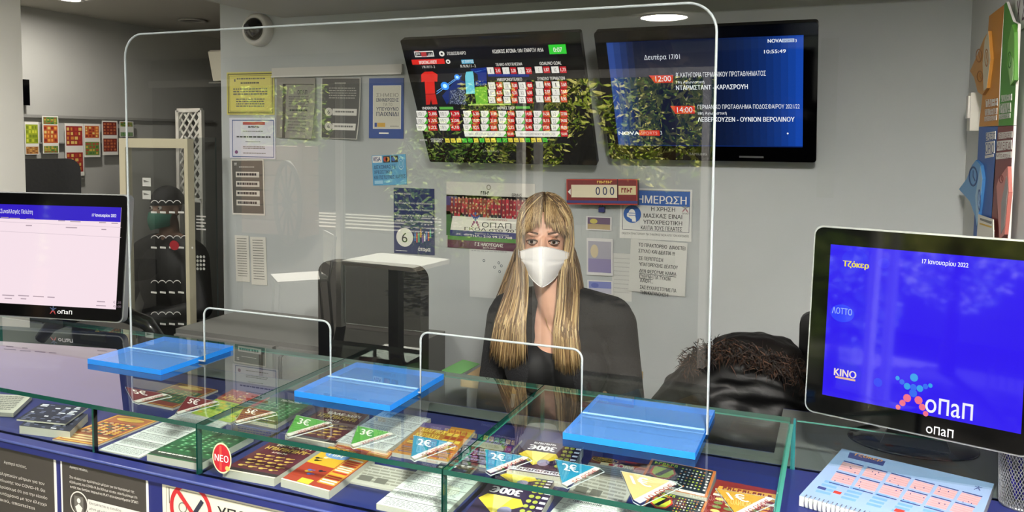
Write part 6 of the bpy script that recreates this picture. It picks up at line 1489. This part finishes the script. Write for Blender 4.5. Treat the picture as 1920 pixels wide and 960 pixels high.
def marms(mb, g):
    for s_ in (-1, 1): a, e_, w_ = MA[s_]; capsule(mb, a, e_, .055 + g, .045 + g, dm); capsule(mb, e_, w_, .045 + g, .03 + g, dm)
mtorso(B, 0); marms(B, 0); fl = -zh
for s_ in (-1, 1):
    capsule(B, Q(s_ * .09, .02, -.74), Q(s_ * .13, -.36, -.72), .09, .06, dm); capsule(B, Q(s_ * .13, -.36, -.72), P0 + Vector((s_ * .13, -.33, .08)), .056, .04, dm); capsule(B, P0 + Vector((s_ * .13, -.32, .04)), P0 + Vector((s_ * .13, -.47, .035)), .036, .03, dm)
    w_ = MA[s_][2]; B.ball(w_ + Vector((-s_ * .03, -.03, 0)), (.04, .045, .022), dm, 14, 10)
    for k in range(4): p0 = w_ + Vector((-s_ * (.015 + .018 * k), -.06, .0)); capsule(B, p0, p0 + Vector((-s_ * .01, -.035, -.01)), .0095, .009, dm, 8); capsule(B, p0 + Vector((-s_ * .01, -.035, -.01)), p0 + Vector((-s_ * .016, -.05, -.035)), .009, .0075, dm, 8)
    capsule(B, w_ + Vector((-s_ * .005, -.03, .01)), w_ + Vector((-s_ * .03, -.07, .03)), .0105, .009, dm, 8)
fused(B, .008, 4, 'body', [mat('#8a6a58', .6)], man)
J = MB(); mtorso(J, .016); marms(J, .016); fused(J, .009, 3, 'jacket', [mat('#0c0c0f', .55)], man, lambda c, n: -1 if c.z > zh - .155 else 0)
T = MB()
for s_ in (-1, 1): capsule(T, Q(s_ * .09, .02, -.74), Q(s_ * .13, -.36, -.72), .105, .075, dm); capsule(T, Q(s_ * .13, -.36, -.72), P0 + Vector((s_ * .13, -.33, .1)), .072, .06, dm)
T.ball(Q(0, .02, -.74), (.18, .13, .12), dm, 20, 14); fused(T, .01, 3, 'trousers', [mat('#0b0b0d', .7)], man)
b = MB(); b.ball(Q(0, .014, .045), (.086, .103, .094), mat('#121214', .7), 24, 16); 
b.f = [f for f in b.f]; keep = [i for i, f in enumerate(b.f) if sum(b.v[k].z for k in f) / len(f) > zh + .02]; b.f = [b.f[i] for i in keep]; b.m = [b.m[i] for i in keep]; b.sm = [b.sm[i] for i in keep]; b.build('cap', man)
b = MB(); vs = []; nu, nv = 18, 10
for j in range(nv + 1):
    for i in range(nu + 1): u = -1 + 2 * i / nu; v = j / nv; vs.append(Q(.074 * u * (1 - .2 * v * v), -.112 + .085 * abs(u) ** 2.2 - .012 * math.sin(math.pi * v), -.005 - .11 * v + .02 * abs(u) * (2 * v - 1)))
b.mesh(vs, [(j * (nu + 1) + i, (j + 1) * (nu + 1) + i, (j + 1) * (nu + 1) + i + 1, j * (nu + 1) + i + 1) for j in range(nv) for i in range(nu)], mat('#2f6a58', .7)); b.build('face_mask', man)
for s_ in (-1, 1): b = MB(); b.ball(Q(s_ * .032, -.074, .012), .012, mat('#c9c4bc', .3), 12, 8); b.ball(Q(s_ * .032, -.0838, .012), .0055, mat('#1a1410', .2), 10, 8); b.build('eye', man)
for s_ in (-1, 1): b = MB(); capsule(b, P0 + Vector((s_ * .13, -.31, .045)), P0 + Vector((s_ * .13, -.48, .04)), .045, .04, BLACK); b.build('shoe', man)

root = empty('stool', (P0.x, Yp + .03, 0), 'black stool under the seated person in black', 'stool'); zs = zh - .855
b = MB(); b.lathe([(.001, -.04), (.16, -.04), (.165, -.02), (.16, 0), (.001, 0)], (P0.x, Yp + .03, zs), BLACK, 24); b.build('seat', root)
for k in range(4):
    a = math.pi / 4 + k * math.pi / 2; b = MB(); b.tube([(P0.x + .12 * math.cos(a), Yp + .03 + .12 * math.sin(a), zs - .04), (P0.x + .17 * math.cos(a), Yp + .03 + .17 * math.sin(a), 0)], .012, BLACK); b.build('leg', root)
